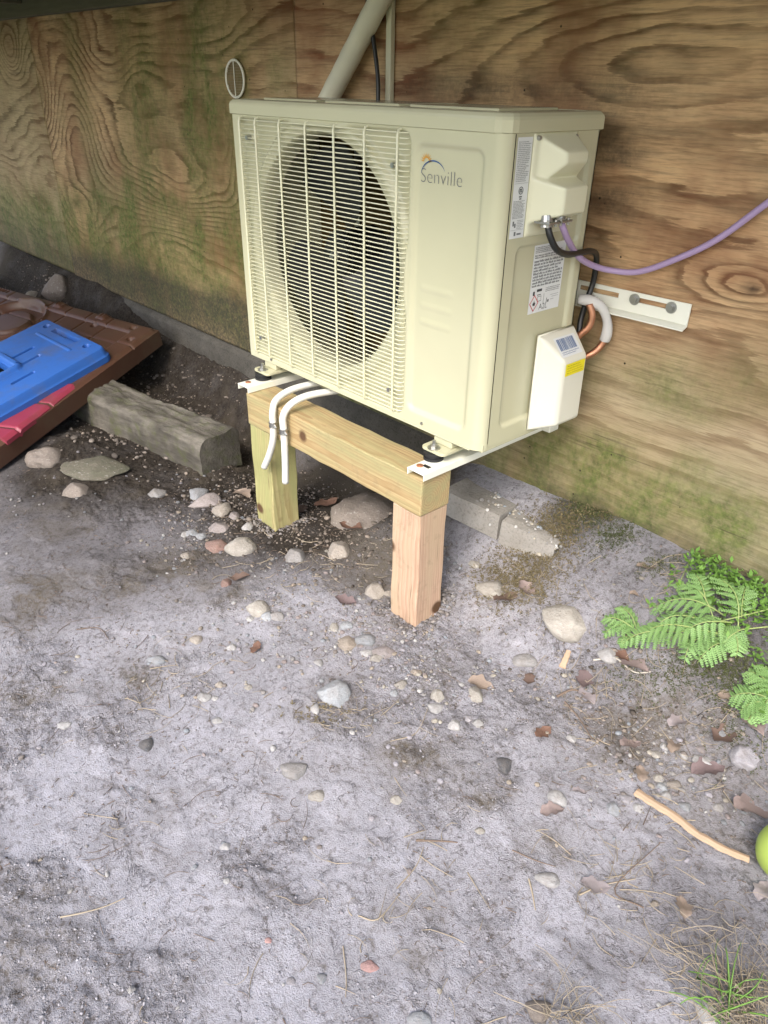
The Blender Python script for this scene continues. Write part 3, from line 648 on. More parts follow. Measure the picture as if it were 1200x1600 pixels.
# shroud, fan, interior
n_ = 96; th = np.linspace(0, 2*math.pi, n_+1)
prof = [(HR+0.0005, 0.0055), (HR-0.004, 0.012), (HR-0.006, 0.020), (HR-0.007, 0.036), (HR-0.007, 0.052)]
V = np.array([[[HC[0]+rr*math.cos(t), yy_, HC[1]+rr*math.sin(t)] for rr, yy_ in prof] for t in th])
from_arr('fan_shroud', V.reshape(-1, 3), grid_faces(n_+1, len(prof)), M['case'], unit, True)
box('condenser_coil', (0.02, D-0.030, 0.02), (0.66, D-0.006, TH-0.01), M['fins'], unit)
box('partition', (0.640, 0.088, 0.015), (0.646, D-0.032, TH-0.01), M['dark_in'], unit)
bm = bmesh.new(); bm_box(bm, (0.25, 0.165, 0.02), (0.268, 0.172, TH-0.01)); bm_box(bm, (0.38, 0.165, 0.02), (0.398, 0.172, TH-0.01)); bm_box(bm, (0.268, 0.166, 0.27), (0.38, 0.171, 0.34))
from_bm('motor_bracket', bm, M['zinc'], unit)
cyl('fan_motor', (HC[0], 0.10, HC[1]), (HC[0], 0.165, HC[1]), 0.055, M['blade'], unit, n=32, smooth=False, bev=0.006)
fan = empty('fan', (HC[0], 0.06, HC[1])); fan.parent = unit; fan.matrix_parent_inverse = Matrix.Translation(-Vector(unit.location))
def fan_child(o):
    o.parent = fan; o.matrix_parent_inverse = Matrix.Translation(-Vector((HC[0], 0.06, HC[1]))); return o
fan_child(cyl('hub', (HC[0], 0.045, HC[1]), (HC[0], 0.098, HC[1]), 0.052, M['blade'], None, n=40, bev=0.008))
bm = bmesh.new(); bm_cyl(bm, (HC[0], 0.030, HC[1]), (HC[0], 0.046, HC[1]), 0.008, n=6); bm_cyl(bm, (HC[0], 0.040, HC[1]), (HC[0], 0.044, HC[1]), 0.013, n=20)
fan_child(from_bm('hub_nut', bm, M['zinc'], None))
def blade_mesh():
    nr, nt_ = 14, 22; V = np.zeros((nr, nt_, 3))
    for i in range(nr):
        rr = 0.050+(0.228-0.050)*i/(nr-1); w0 = math.radians(62+20*math.sin(math.pi*i/(nr-1))); sw = math.radians(28)*(i/(nr-1))**1.5
        for j in range(nt_):
            t = j/(nt_-1); an = sw+(t-0.5)*w0; V[i, j] = (rr*math.cos(an), (t-0.5)*0.055*(1-0.3*i/nr), rr*math.sin(an))
    return V
bv = blade_mesh(); top = bv.reshape(-1, 3); bot = top+np.array([0, 0.0025, 0]); f = grid_faces(14, 22)
vb = np.vstack([top, bot]); me0 = None
for kk in range(3):
    if me0 is None:
        o = from_arr('blade', vb, np.vstack([f, f[:, ::-1]+len(top)]), M['blade'], None, True); me0 = o.data
    else: o = bpy.data.objects.new('blade', me0); C.objects.link(o)
    o.parent = fan; o.location = (0, 0.012, 0); o.rotation_euler = (0, math.radians(35+120*kk), 0)
# grille
gr = empty('fan_grille', (HC[0], -0.004, HC[1])); gr.parent = unit; gr.matrix_parent_inverse = Matrix.Translation(-Vector(unit.location))
GX0, GX1, GZ0, GZ1 = 0.030, 0.600, 0.020, 0.572
def hooked(z):
    return [(GX0, 0.010, z), (GX0+0.001, -0.001, z), (GX0+0.005, -0.005, z), (0.3, -0.005, z), (GX1-0.006, -0.005, z), (GX1, -0.001, z), (GX1+0.002, 0.011, z)]
V, F = tube_arr([Vector(p)-Vector((HC[0], -0.004, 0)) for p in hooked(0)], 0.00135, 6)
wm = None
for k in range(60):
    z = GZ0+(GZ1-GZ0)*k/59
    if wm is None:
        wm = bpy.data.meshes.new('wire'); wm.from_pydata([tuple(v) for v in V], [], F); wm.update(); wm.materials.append(M['wire']); wm.polygons.foreach_set('use_smooth', [True]*len(wm.polygons))
    o = bpy.data.objects.new('wire', wm); C.objects.link(o); o.parent = gr; o.location = (0, 0, z-HC[1])
V, F = tube_arr([Vector(p) for p in [(0, 0.012, GZ0-HC[1]-0.006), (0, -0.001, GZ0-HC[1]-0.004), (0, -0.004, GZ0-HC[1]+0.004), (0, -0.004, GZ1-HC[1]-0.004), (0, -0.001, GZ1-HC[1]+0.004), (0, 0.012, GZ1-HC[1]+0.006)]], 0.0026, 8)
rm = bpy.data.meshes.new('rib'); rm.from_pydata([tuple(v) for v in V], [], F); rm.update(); rm.materials.append(M['wire']); rm.polygons.foreach_set('use_smooth', [True]*len(rm.polygons))
for xx in (0.040, 0.105, 0.198, 0.293, 0.389, 0.485, 0.580):
    o = bpy.data.objects.new('rib', rm); C.objects.link(o); o.parent = gr; o.location = (xx-HC[0], -0.0008, 0)
for sx_, sz_ in ((0.065, 0.535), (0.565, 0.515), (0.065, 0.06), (0.565, 0.06)):
    cyl('grille_screw', (sx_, 0.004, sz_), (sx_, -0.008, sz_), 0.006, M['zinc'], unit, 0.005, 10)
# valve cover
bm = bmesh.new()
y0, y1, z0, z1 = 0.152, 0.268, 0.010, 0.216; hx = 0.052
A = [(W, y0, z0), (W, y1+0.002, z0), (W, y1+0.002, z1), (W, y0, z1)]
B = [(W+0.012, y0, z0), (W+0.012, y1+0.002, z0), (W+0.012, y1+0.002, z1-0.004), (W+0.012, y0+0.001, z1-0.004)]
Cc = [(W+hx, y0+0.034, z0+0.012), (W+hx, y1+0.002, z0+0.012), (W+hx, y1-0.002, z1-0.050), (W+hx, y0+0.034, z1-0.050)]
LL = [[bm.verts.new(p) for p in l] for l in (A, B, Cc)]
for a_, b_ in zip(LL[:-1], LL[1:]):
    for i in range(4): bm.faces.new((a_[i], a_[(i+1) % 4], b_[(i+1) % 4], b_[i]))
bm.faces.new(LL[-1]); bm.faces.new(LL[0][::-1]); bmesh.ops.recalc_face_normals(bm, faces=bm.faces)
bmesh.ops.bevel(bm, geom=[e for e in bm.edges if min(v.co.x for v in e.verts) > W+0.005], offset=0.009, segments=4, affect='EDGES', profile=0.5)
valve = from_bm('valve_cover', bm, M['valve'], unit, True)
mod = valve.modifiers.new('wn', 'WEIGHTED_NORMAL')

def plate(name, o, ux, uz, nrm, w_, h_, mat, parent, lift):
    """flat printed sheet; o = centre, ux/uz in-plane axes"""
    o = Vector(o)+Vector(nrm)*lift; ux = Vector(ux); uz = Vector(uz)
    me = bpy.data.meshes.new(name); me.from_pydata([tuple(o+ux*a*w_/2+uz*b*h_/2) for a, b in ((-1, -1), (1, -1), (1, 1), (-1, 1))], [], [(0, 1, 2, 3)]); me.update()
    return link(name, me, mat, parent)
def quads(name, o, ux, uz, nrm, rects, mat, parent, lift):
    o = Vector(o)+Vector(nrm)*lift; ux = Vector(ux); uz = Vector(uz); V = []; F = []
    for a0, b0, a1, b1 in rects:
        i = len(V); V += [tuple(o+ux*a+uz*b) for a, b in ((a0, b0), (a1, b0), (a1, b1), (a0, b1))]; F.append((i, i+1, i+2, i+3))
    me = bpy.data.meshes.new(name); me.from_pydata(V, [], F); me.update(); return link(name, me, mat, parent)
def textlines(x0, x1, z0, z1, n, hgt, R, gap=0.25):
    out = []
    for i in range(n):
        z = z1-(z1-z0)*(i+0.5)/n; x = x0; xe = x1-(R.random()*0.3*(x1-x0) if R.random() < 0.35 else 0)
        while x < xe-hgt*0.6:
            wl = hgt*R.uniform(1.2, 4.2); e = min(x+wl, xe); xx = x
            while xx < e:
                lw = hgt*R.uniform(0.35, 0.6); hh = hgt*R.choice((0.6, 0.75, 1.0)); out.append((xx, z-hgt/2, min(xx+lw*0.62, e), z-hgt/2+hh)); xx += lw
            x = e+hgt*0.55
    return out
SX = (0, 1, 0); SZ = (0, 0, 1); SN = (1, 0, 0); R = random.Random(3)
# tall rating label
l1 = plate('rating_label', (W, 0.0505, 0.4945), SX, SZ, SN, 0.040, 0.163, M['paper'], unit, 0.0008)
rc = textlines(-0.017, 0.016, 0.012, 0.076, 22, 0.0017, R)+textlines(-0.017, 0.016, -0.048, -0.018, 13, 0.0015, R)+textlines(-0.002, 0.016, -0.066, -0.050, 6, 0.0014, R)
rc += [(-0.018, 0.0095, 0.018, 0.0099), (-0.018, -0.0672, 0.018, -0.0668), (-0.008, -0.077, -0.003, -0.070), (0.000, -0.076, 0.012, -0.073), (-0.014, -0.060, -0.010, -0.052), (-0.009, -0.063, -0.005, -0.056)]
quads('label_print', (W, 0.0505, 0.4945), SX, SZ, SN, rc, M['ink_grey'], l1, 0.0012)
bm = bmesh.new()
def ring(bm, o, r0_, r1_, ux, uz, nrm, lift, n=28):
    o = Vector(o)+Vector(nrm)*lift; ux = Vector(ux); uz = Vector(uz); vs = [[bm.verts.new(o+(ux*math.cos(2*math.pi*k/n)+uz*math.sin(2*math.pi*k/n))*q) for k in range(n)] for q in (r0_, r1_)]
    for k in range(n): bm.faces.new((vs[0][k], vs[1][k], vs[1][(k+1) % n], vs[0][(k+1) % n]))
ring(bm, (W, 0.051, 0.4945-0.002), 0.0052, 0.0064, SX, SZ, SN, 0.0013)
from_bm('approval_mark', bm, M['ink'], l1)
quads('approval_mark', (W, 0.051, 0.4925), SX, SZ, SN, [(-0.0035, -0.003, -0.002, 0.003), (-0.002, 0.0015, 0.003, 0.003), (-0.0005, -0.003, 0.001, 0.0015), (0.002, -0.003, 0.0035, 0.0), (-0.004, -0.011, 0.004, -0.0092), (-0.003, -0.0145, 0.003, -0.0128)], M['ink'], l1, 0.0014)
# warning label, slightly raked as in the photograph
l2c = (W-0.006, 0.168, 0.3265)
l2 = plate('warning_label', l2c, SX, SZ, SN, 0.100, 0.130, M['paper'], unit, 0.0009)
rc = textlines(-0.046, 0.046, 0.050, 0.062, 4, 0.0018, R)+textlines(-0.046, 0.046, 0.040, 0.048, 2, 0.0030, R)+textlines(-0.046, 0.046, -0.014, 0.038, 9, 0.0042, R)
rc += textlines(0.000, 0.046, -0.028, -0.018, 3, 0.0016, R)
rc += [(-0.040, -0.030, -0.034, -0.022), (-0.028, -0.024, -0.012, -0.019), (-0.026, -0.031, -0.014, -0.0295), (-0.024, -0.043, -0.012, -0.0422), (-0.024, -0.034, -0.012, -0.0332), (-0.024, -0.043, -0.0232, -0.033), (-0.0128, -0.043, -0.012, -0.033),
       (-0.004, -0.052, -0.0032, -0.030), (0.006, -0.050, 0.0075, -0.040), (0.010, -0.049, 0.014, -0.044), (0.018, -0.045, 0.030, -0.0445), (0.018, -0.036, 0.044, -0.0355), (0.022, -0.040, 0.044, -0.0395)]
quads('label_print', l2c, SX, SZ, SN, rc, M['ink'], l2, 0.0013)
def diamond(bm, o, s, lift):
    o = Vector(o)+Vector(SN)*lift; vs = [bm.verts.new(o+Vector(SX)*a*s*0.85+Vector(SZ)*b*s) for a, b in ((0, -1), (1, 0), (0, 1), (-1, 0))]; return vs
dc = (l2c[0], l2c[1]-0.034, l2c[2]-0.045)
bm = bmesh.new(); a_ = diamond(bm, dc, 0.0165, 0.0016); b_ = diamond(bm, dc, 0.0140, 0.0016)
for k in range(4): bm.faces.new((a_[k], a_[(k+1) % 4], b_[(k+1) % 4], b_[k]))
from_bm('hazard_diamond', bm, M['red'], l2)
fl = [(-.4, -.6), (.4, -.6), (.55, -.1), (.3, .3), (.25, .0), (.05, .7), (-.15, .25), (-.3, .1), (-.55, -.15)]
me = bpy.data.meshes.new('flame_mark'); me.from_pydata([(dc[0]+0.0017, dc[1]+a*0.008, dc[2]+b*0.008) for a, b in fl], [], [tuple(range(len(fl)))]); me.update(); link('flame_mark', me, M['ink'], l2)
def text(name, body, size, loc, rotm, mat, parent, off=0.0, shear=0.0, ext=0.0):
    cu = bpy.data.curves.new(name, 'FONT'); cu.body = body; cu.size = size; cu.offset = off; cu.extrude = ext; cu.shear = shear
    tmp = bpy.data.objects.new('tmp', cu); C.objects.link(tmp); bpy.context.view_layer.update()
    me = bpy.data.meshes.new_from_object(tmp.evaluated_get(bpy.context.evaluated_depsgraph_get())); bpy.data.objects.remove(tmp)
    me.transform(Matrix.Translation(loc) @ rotm.to_4x4()); me.materials.clear(); me.name = name; return link(name, me, mat, parent)
RS = Matrix(((0, 0, 1), (1, 0, 0), (0, 1, 0))); RF = Matrix(((1, 0, 0), (0, 0, -1), (0, 1, 0)))
text('label_lettering', 'A2L', 0.0165, (l2c[0]+0.0016, l2c[1]-0.017, l2c[2]-0.060), RS, M['ink'], l2, -0.0002)
# logo on the front panel (panel face lies 6.5 mm back)
lg = text('logo_lettering', 'Senville', 0.0360, (0.630, 0.0052, 0.491), RF, M['ink_grey'], unit, -0.0008)
for v in lg.data.vertices: v.co.x = 0.630+(v.co.x-0.630)*1.0
lgo = Vector((0.664, 0.0050, 0.502)); bm = bmesh.new(); nn = 24; vs = []
for k in range(nn+1):
    t = math.radians(170-145*k/nn); wdt = 0.0030*math.sin(math.pi*k/nn)+0.0002; cc = Vector((0.032*math.cos(t), 0, 0.026*math.sin(t)))
    vs.append((bm.verts.new(lgo+cc), bm.verts.new(lgo+cc*(1+wdt/0.033))))
for k in range(nn): bm.faces.new((vs[k][0], vs[k+1][0], vs[k+1][1], vs[k][1]))
from_bm('logo_arc', bm, M['logo_blue'], unit)
bm = bmesh.new()
for k in range(9):
    t = math.radians(10+20*k); d1 = Vector((math.cos(t), 0, math.sin(t))); pn = Vector((-d1.z, 0, d1.x)); o_ = Vector((0.645, 0.0050, 0.526))
    bm.faces.new([bm.verts.new(o_+d1*0.007+pn*0.0014), bm.verts.new(o_+d1*0.007-pn*0.0014), bm.verts.new(o_+d1*0.0165)])
from_bm('logo_sun', bm, M['logo_orange'], unit)
# barcode and yellow sticker on the valve cover
e1 = Vector((0, 1, 0)); e2 = (Vector((W+0.012, 0, z1-0.004))-Vector((W+hx, 0, z1-0.050))).normalized(); e3 = e1.cross(e2); e3 = e3 if e3.z > 0 else -e3
bc = Vector((W+0.032, 0.2165, z1-0.004-0.046*0.5))
l3 = plate('barcode_label', bc, e1, e2, e3, 0.070, 0.044, M['paper'], unit, 0.0012)
rc = []; xx = -0.029
while xx < 0.028:
    ww = R.choice((0.0008, 0.0014, 0.0022)); rc.append((xx, -0.008, xx+ww, 0.018)); xx += ww+R.choice((0.0008, 0.0013, 0.002))
rc += textlines(-0.028, 0.028, -0.018, -0.010, 2, 0.0022, R)
quads('barcode', bc, e1, e2, e3, rc, M['logo_blue'], l3, 0.0016)
yc = Vector((W+hx, 0.224, 0.146)); l4 = plate('yellow_sticker', yc, SX, SZ, SN, 0.066, 0.026, M['yellow'], unit, 0.0008)
quads('sticker_print', yc, SX, SZ, SN, textlines(-0.028, 0.030, -0.010, 0.011, 4, 0.0026, R), M['ink_yellow'], l4, 0.0012)
# feet with rubber mounts and bolts
for fx_ in (0.085, 0.728):
    outl = []
    for a_, (cx, cy, sx_, sy_) in zip((0, 90, 180, 270), ((0.034, 0.30, 1, 1), (-0.034, 0.30, -1, 1), (-0.034, -0.030, -1, -1), (0.034, -0.030, 1, -1))):
        for q in range(5):
            t = math.radians(a_+90*q/4); outl.append((fx_+cx-sx_*0.012+0.012*math.cos(t)*1, cy-sy_*0.012+0.012*math.sin(t), -0.0285))
    ft = prism('mounting_foot', outl, (0, 0, 0.007), M['case'], unit, 0.0015)
    box('foot_riser', (fx_-0.026, 0.004, -0.021), (fx_+0.026, D-0.01, -0.0045), M['case'], ft, 0.002)
    for by in (-0.018, 0.285):
        bm = bmesh.new(); bm_cyl(bm, (fx_-0.004, by, -0.0215), (fx_-0.004, by, -0.0195), 0.014, n=20); bm_cyl(bm, (fx_-0.004, by, -0.0195), (fx_-0.004, by, -0.0125), 0.0085, n=6); bm_cyl(bm, (fx_-0.004, by, -0.0125), (fx_-0.004, by, -0.004), 0.0042, n=10)
        from_bm('bolt', bm, M['zinc'], ft)
        bm = bmesh.new(); bm_cyl(bm, (fx_-0.004, by, -0.0460), (fx_-0.004, by, -0.040), 0.022, n=28); bm_cyl(bm, (fx_-0.004, by, -0.040), (fx_-0.004, by, -0.033), 0.019, n=28); bm_cyl(bm, (fx_-0.004, by, -0.033), (fx_-0.004, by, -0.0287), 0.0215, n=28)
        from_bm('rubber_mount', bm, M['rubber'], ft)

# ------------------------------------------------------------------ wall bracket
br = empty('wall_bracket', (0.5, WY, 0.2), 'white steel wall bracket: slotted bar screwed to the plywood with two arms under the unit', 'bracket')
def plate_with_slots(name, x0, x1, z0, z1, y0, y1, slots, mat, parent):
    xs = sorted({x0, x1, *[s[0] for s in slots], *[s[1] for s in slots]}); bm = bmesh.new()
    zm = slots[0][2]; r = slots[0][3]
    def rect(a, b, c, d):
        bm_box(bm, (a, y0, c), (b, y1, d))
    rect(x0, x1, z0, zm-r); rect(x0, x1, zm+r, z1)
    cur = x0
    for s in sorted(slots): rect(cur, s[0], zm-r, zm+r); cur = s[1]
    rect(cur, x1, zm-r, zm+r)
    return from_bm(name, bm, mat, parent)
bar = plate_with_slots('wall_bar', 0.0, 1.045, 0.247, 0.2885, WY-0.006, WY-0.003, [(0.06, 0.16, 0.2745, 0.005), (0.30, 0.40, 0.2745, 0.005), (0.55, 0.65, 0.2745, 0.005), (0.79, 0.886, 0.2745, 0.005), (0.915, 1.016, 0.2745, 0.005)], M['bracket'], br)
prism('bar_flange', [(0.0, WY-0.003, 0.2465), (1.045, WY-0.003, 0.2465), (1.045, WY-0.020, 0.2405), (0.0, WY-0.020, 0.2405)], (0, 0, -0.003), M['bracket'], br)
for xx in (0.924, 1.006):
    bm = bmesh.new(); bm_cyl(bm, (xx, WY-0.008, 0.2745), (xx, WY-0.0062, 0.2745), 0.0115, n=24); bm_cyl(bm, (xx, WY-0.014, 0.2745), (xx, WY-0.008, 0.2745), 0.0072, n=6)
    from_bm('lag_screw', bm, M['zinc'], br)
for xa, xb in ((0.066, 0.114), (0.717, 0.767)):
    bm = bmesh.new()
    bm_box(bm, (xa, -0.090, -0.0490), (xb, WY-0.012, -0.0462), 0.0006); bm_box(bm, (xb-0.0026, -0.0895, -0.0618), (xb-0.0001, WY-0.012, -0.0492), 0.0006); bm_box(bm, (xa+0.0001, -0.0895, -0.0618), (xa+0.0026, WY-0.012, -0.0492), 0.0006)
    bm_box(bm, (xa, WY-0.0118, -0.0618), (xb, WY-0.0088, 0.30), 0.0006); bm_box(bm, (xb-0.0026, WY-0.030, -0.0455), (xb-0.0002, WY-0.012, 0.30), 0.0006)
    arm = from_bm('support_arm', bm, M['bracket'], br)
    bm = bmesh.new(); bm_cyl(bm, (xa+0.014, -0.066, -0.0465), (xa+0.014, -0.066, -0.0440), 0.0075, n=14); bm_cyl(bm, (xa+0.014, -0.066, -0.0440), (xa+0.014, -0.066, -0.0425), 0.0035, n=8); from_bm('arm_screw', bm, M['copper'], arm)
box('arm_slot', (0.733, -0.062, -0.0462), (0.752, -0.052, -0.0459), M['dark_in'], br)
box('end_tab', (0.768, WY-0.045, -0.060), (0.790, WY-0.010, -0.030), M['bracket'], br, 0.002)

# ------------------------------------------------------------------ timber support frame
BX, BY, BZ = 0.0996, -0.0875, -0.0622
fr = empty('support_frame', (BX+0.33, BY+0.045, ZG), 'short new pine frame, a beam on two posts, carrying the unit', 'timber frame')
def timber(name, lo, hi, mat, parent, cx, label=None, wob=0.0012, bev=0.0035, lean=(0, 0)):
    """object origin on the heart of the tree so the rings run true"""
    bm = bmesh.new(); c = Vector(cx); bm_box(bm, Vector(lo)-c, Vector(hi)-c, bev)
    long = max(range(3), key=lambda k: hi[k]-lo[k]); es = [e for e in bm.edges if abs((e.verts[0].co-e.verts[1].co)[long]) > 0.1]
    bmesh.ops.subdivide_edges(bm, edges=es, cuts=14)
    for v in bm.verts:
        t = v.co[long]*9
        for k in range(3):
            if k != long: v.co[k] += wob*math.sin(t*1.3+k*2+v.co[(k+1) % 3]*30)+random.uniform(-1, 1)*wob*0.35
        f_ = (hi[2]-c.z-v.co.z); v.co.x += lean[0]*f_; v.co.y += lean[1]*f_
    o = from_bm(name, bm, mat, None); o.parent = parent; o.location = c-Vector(parent.location)
    if label: o['label'] = label
    return o
timber('beam', (BX, BY, BZ-0.089), (BX+0.661, BY+0.089, BZ), M['beam'], fr, (BX+0.3, BY+0.040, BZ-0.040))
timber('post', (BX+0.004, BY+0.001, -0.52), (BX+0.092, BY+0.087, BZ-0.0895), M['post_green'], fr, (BX-0.02, BY+0.10, -0.3), 'yellow-green post')
timber('post', (BX+0.572, BY+0.001, -0.50), (BX+0.659, BY+0.086, BZ-0.0895), M['post_fresh'], fr, (BX+0.70, BY-0.05, -0.3), 'pinkish fresh-cut post')

# ------------------------------------------------------------------ hoses, cables, pipes
def hose(pts, cl, lab):
    o = tube('drain_hose', pts, 0.0088, M['hose']); tagp(o, lab, 'hose', 'drain hoses hanging over the beam')
    a = Vector(cl[0]); b = Vector(cl[1]); d = (b-a).normalized()
    bm = bmesh.new(); bm_cyl(bm, a, b, 0.0102, n=20); bm_cyl(bm, a+d*0.004+Vector((0.0115, -0.004, 0)), b-d*0.002+Vector((0.0185, -0.004, 0)), 0.0034, n=8); bm_cyl(bm, a-d*0.001, a+d*0.0015, 0.0112, n=20); bm_cyl(bm, b-d*0.0015, b+d*0.001, 0.0112, n=20)
    from_bm('hose_clamp', bm, M['zinc'], o)
hose([(.26, .16, -.030), (.245, .06, -.028), (.236, -.03, -.028), (.238, -.085, -.042), (.245, -.104, -.070), (.247, -.106, -.105), (.240, -.106, -.150), (.218, -.107, -.200), (.196, -.110, -.240)],
     ((.2468, -.106, -.094), (.2468, -.106, -.106)), 'left of two short white drain hoses over the beam, its end swinging left')
hose([(.345, .16, -.028), (.325, .06, -.026), (.305, -.03, -.024), (.296, -.080, -.036), (.291, -.104, -.064), (.292, -.106, -.100), (.292, -.106, -.150), (.290, -.106, -.200), (.286, -.106, -.252)],
     ((.292, -.106, -.098), (.292, -.106, -.110)), 'right of two short white drain hoses over the beam, hanging straight down')
o = tube('power_cable', [(W+.030, .098, .440), (W+.040, .100, .415), (W+.045, .118, .392), (W+.040, .160, .378), (W+.030, .215, .373), (W+.020, .268, .368), (W+.010, .305, .356), (W+.003, .322, .335), (W-.002, .330, .295), (W-.004, .318, .255), (W+.001, .300, .220), (W+.008, .290, .185)], 0.0061, M['cable_black'])
tagp(o, 'thick black cable looping from the cable cover round the back corner of the unit', 'cable')
o = tube('power_cable', [(W+.030, .136, .442), (W+.038, .140, .425), (W+.036, .165, .400), (W+.028, .215, .366), (W+.030, .265, .343), (W+.052, .305, .331), (W+.10, .325, .334), (W+.165, .330, .366), (W+.24, .332, .415), (W+.32, .332, .492), (W+.42, .332, .580), (W+.60, .332, .72)], 0.0060, M['cable_purple'])
tagp(o, 'lilac cable sagging from the cable cover across the plywood to the right edge', 'cable')
o = tube('hanging_cable', [(.10, .325, 1.02), (.108, .325, .86), (.125, .320, .79), (.155, .315, .70), (.170, .310, .63), (.175, .300, .50)], 0.0052, M['cable_black'])
tagp(o, 'thin black cable dropping behind the top of the unit beside the wrapped pipe', 'cable')
pr = lambda t: 0.0255*(1+0.012*math.sin(t*46)+0.012*math.sin(t*83))
V, F = tube_arr([Vector((-.06, .300, .56)).lerp(Vector((.36, .318, 1.02)), k/60) for k in range(61)], pr, 20)
me = bpy.data.meshes.new('wrapped_pipe'); me.from_pydata([tuple(v) for v in V], [], F); me.update()
tagp(link('wrapped_pipe', me, M['wrap'], None, True), 'pale wrapped pipe slanting up from behind the unit to the deck', 'pipe')
tagp(box('wooden_lath', (.168, WY-.018, .50), (.186, WY-.004, .860), M['lath'], None, 0.002), 'thin pale upright strip fixed to the wall behind the unit', 'strip')
ps = empty('refrigerant_line', (W+.03, .30, .2), 'bent copper pipe in white foam insulation behind the valve cover', 'pipe')
tube('insulation', [(W-.010, .300, .262), (W+.016, .306, .262), (W+.036, .318, .250), (W+.046, .330, .222), (W+.048, .333, .198), (W+.045, .334, .180)], lambda t: 0.0105+0.0012*math.sin(t*9), M['foam'], ps)
tube('copper_pipe', [(W+.046, .334, .188), (W+.040, .328, .166), (W+.030, .312, .150), (W+.010, .298, .138), (W-.005, .290, .130)], 0.0075, M['copper'], ps)
tube('copper_pipe', [(W+.018, .296, .258), (W+.026, .300, .236), (W+.024, .298, .212), (W+.010, .290, .192), (W+.002, .285, .176)], 0.0075, M['copper'], ps)

# round mesh vent on the wall behind the left top corner of the unit
vt = empty('round_vent', (-.515, WY-.004, .652), 'small round pale mesh vent on the plywood above the unit left corner', 'vent')
bm = bmesh.new(); RV = 0.049
Vv, Ff = tube_arr([Vector((-.515+RV*math.cos(t), WY-.010, .652+RV*math.sin(t))) for t in np.linspace(0, 2*math.pi, 49)], 0.0034, 8)
me = bpy.data.meshes.new('rim'); me.from_pydata([tuple(v) for v in Vv], [], Ff); me.update(); link('rim', me, M['bracket'], vt, True)
bm = bmesh.new()
for k in range(-6, 7):
    q = k*0.0072; hw = math.sqrt(max(RV**2-q*q, 0)); bm_cyl(bm, (-.515-hw, WY-.009, .652+q), (-.515+hw, WY-.009, .652+q), 0.0009, n=5, caps=False); bm_cyl(bm, (-.515+q, WY-.010, .652-hw), (-.515+q, WY-.010, .652+hw), 0.0009, n=5, caps=False)
from_bm('wire_mesh', bm, M['mesh'], vt)
box('middle_bar', (-.5165, WY-.013, .606), (-.5138, WY-.0105, .698), M['bracket'], vt, 0.001)

# ------------------------------------------------------------------ play panels, old timber, blocks
A_ = Vector(on_plane(247, 512, 2, -.22)); B_ = Vector(on_plane(60, 462, 2, -.22)); C_ = Vector(on_plane(0, 692, 2, -.355))
eb = (B_-A_).normalized(); ec = (C_-A_); nrm = eb.cross(ec).normalized(); nrm = nrm if nrm.z > 0 else -nrm
ecn = ec.normalized()
def pp(a, b, h=0.0): return A_+eb*a+ecn*b+nrm*h     # a along the back edge, b along the near edge (metres)
panel = empty('brown_panel', tuple(pp(.6, .6)), 'large brown moulded plastic play panel lying tilted on the old timber by the wall', 'plastic panel')
def height_sheet(name, a0, a1, b0, b1, na, nb, fn, thick, mat, parent, frame):
    aa = np.linspace(a0, a1, na); bb = np.linspace(b0, b1, nb); a, b = np.meshgrid(aa, bb, indexing='ij'); h, keep = fn(a, b)
    O = np.array(frame[0]); e1_, e2_, e3_ = [np.array(v) for v in frame[1:]]
    V = O+a[..., None]*e1_+b[..., None]*e2_+h[..., None]*e3_
    f = grid_faces(na, nb, keep)
    me_o = from_arr(name, V.reshape(-1, 3), f, mat, parent, True)
    me_o.data.materials[0] = mat
    bm = bmesh.new(); bm.from_mesh(me_o.data)
    be = [e for e in bm.edges if e.is_boundary]; r_ = bmesh.ops.extrude_edge_only(bm, edges=be)
    for g_ in r_['geom']:
        if isinstance(g_, bmesh.types.BMVert): g_.co -= Vector(e3_)*thick
    bmesh.ops.delete(bm, geom=[v for v in bm.verts if not v.link_faces], context='VERTS')
    bm.to_mesh(me_o.data); bm.free()
    for p_ in me_o.data.polygons: p_.use_smooth = True
    try: me_o.data.set_sharp_from_angle(angle=math.radians(38))
    except Exception: pass
    return me_o
def brown_fn(a, b):
    h = np.zeros_like(a)
    d = rrect(a, b, 0, 2.2, 0, 1.5, 0.03); h -= 0.012*sstep(-0.02, 0.0, d)
    h -= 0.010*sstep(-0.055, -0.065, d)*sstep(-0.30, -0.29, -np.maximum(b, 0))*0
    h -= 0.012*sstep(0.0, -0.010, rrect(a, b, 0.10, 2.2, 0.07, 1.6, 0.02))
    for la in (0.26, 0.40, 0.54, 0.68, 0.98, 1.12): h -= 0.006*np.exp(-((a-la)/0.004)**2)
    for lb in (0.17,): h -= 0.005*np.exp(-((b-lb)/0.004)**2)
    r_ = np.hypot((a-0.78)/1.0, b-0.22); h -= 0.022*sstep(0.170, 0.155, r_)*sstep(0.095, 0.115, r_) + 0.006*sstep(0.115, 0.105, r_); h += 0.009*np.exp(-((r_-0.178)/0.008)**2)
    for ca, cb in ((0.055, 0.13), (0.33, 0.09), (0.11, 0.05)): h -= 0.014*sstep(0.018, 0.010, np.hypot((a-ca), (b-cb)*1.0))
    for ca in (0.30, 0.318, 0.336, 0.60, 0.618, 0.636): h += 0.008*sstep(0.012, 0.004, rrect(a, b, ca, ca+0.007, 0.005, 0.045, 0.003))
    for ca in np.arange(1.02, 1.12, 0.022): h -= 0.008*sstep(0.002, -0.002, rrect(a, b, ca, ca+0.011, 0.02, 0.045, 0.002))
    return h, np.ones((a.shape[0]-1, a.shape[1]-1), bool)
skin = height_sheet('panel_shell', 0, 2.0, 0, 1.45, 330, 240, brown_fn, 0.062, M['brown'], panel, (A_, eb, ecn, nrm))
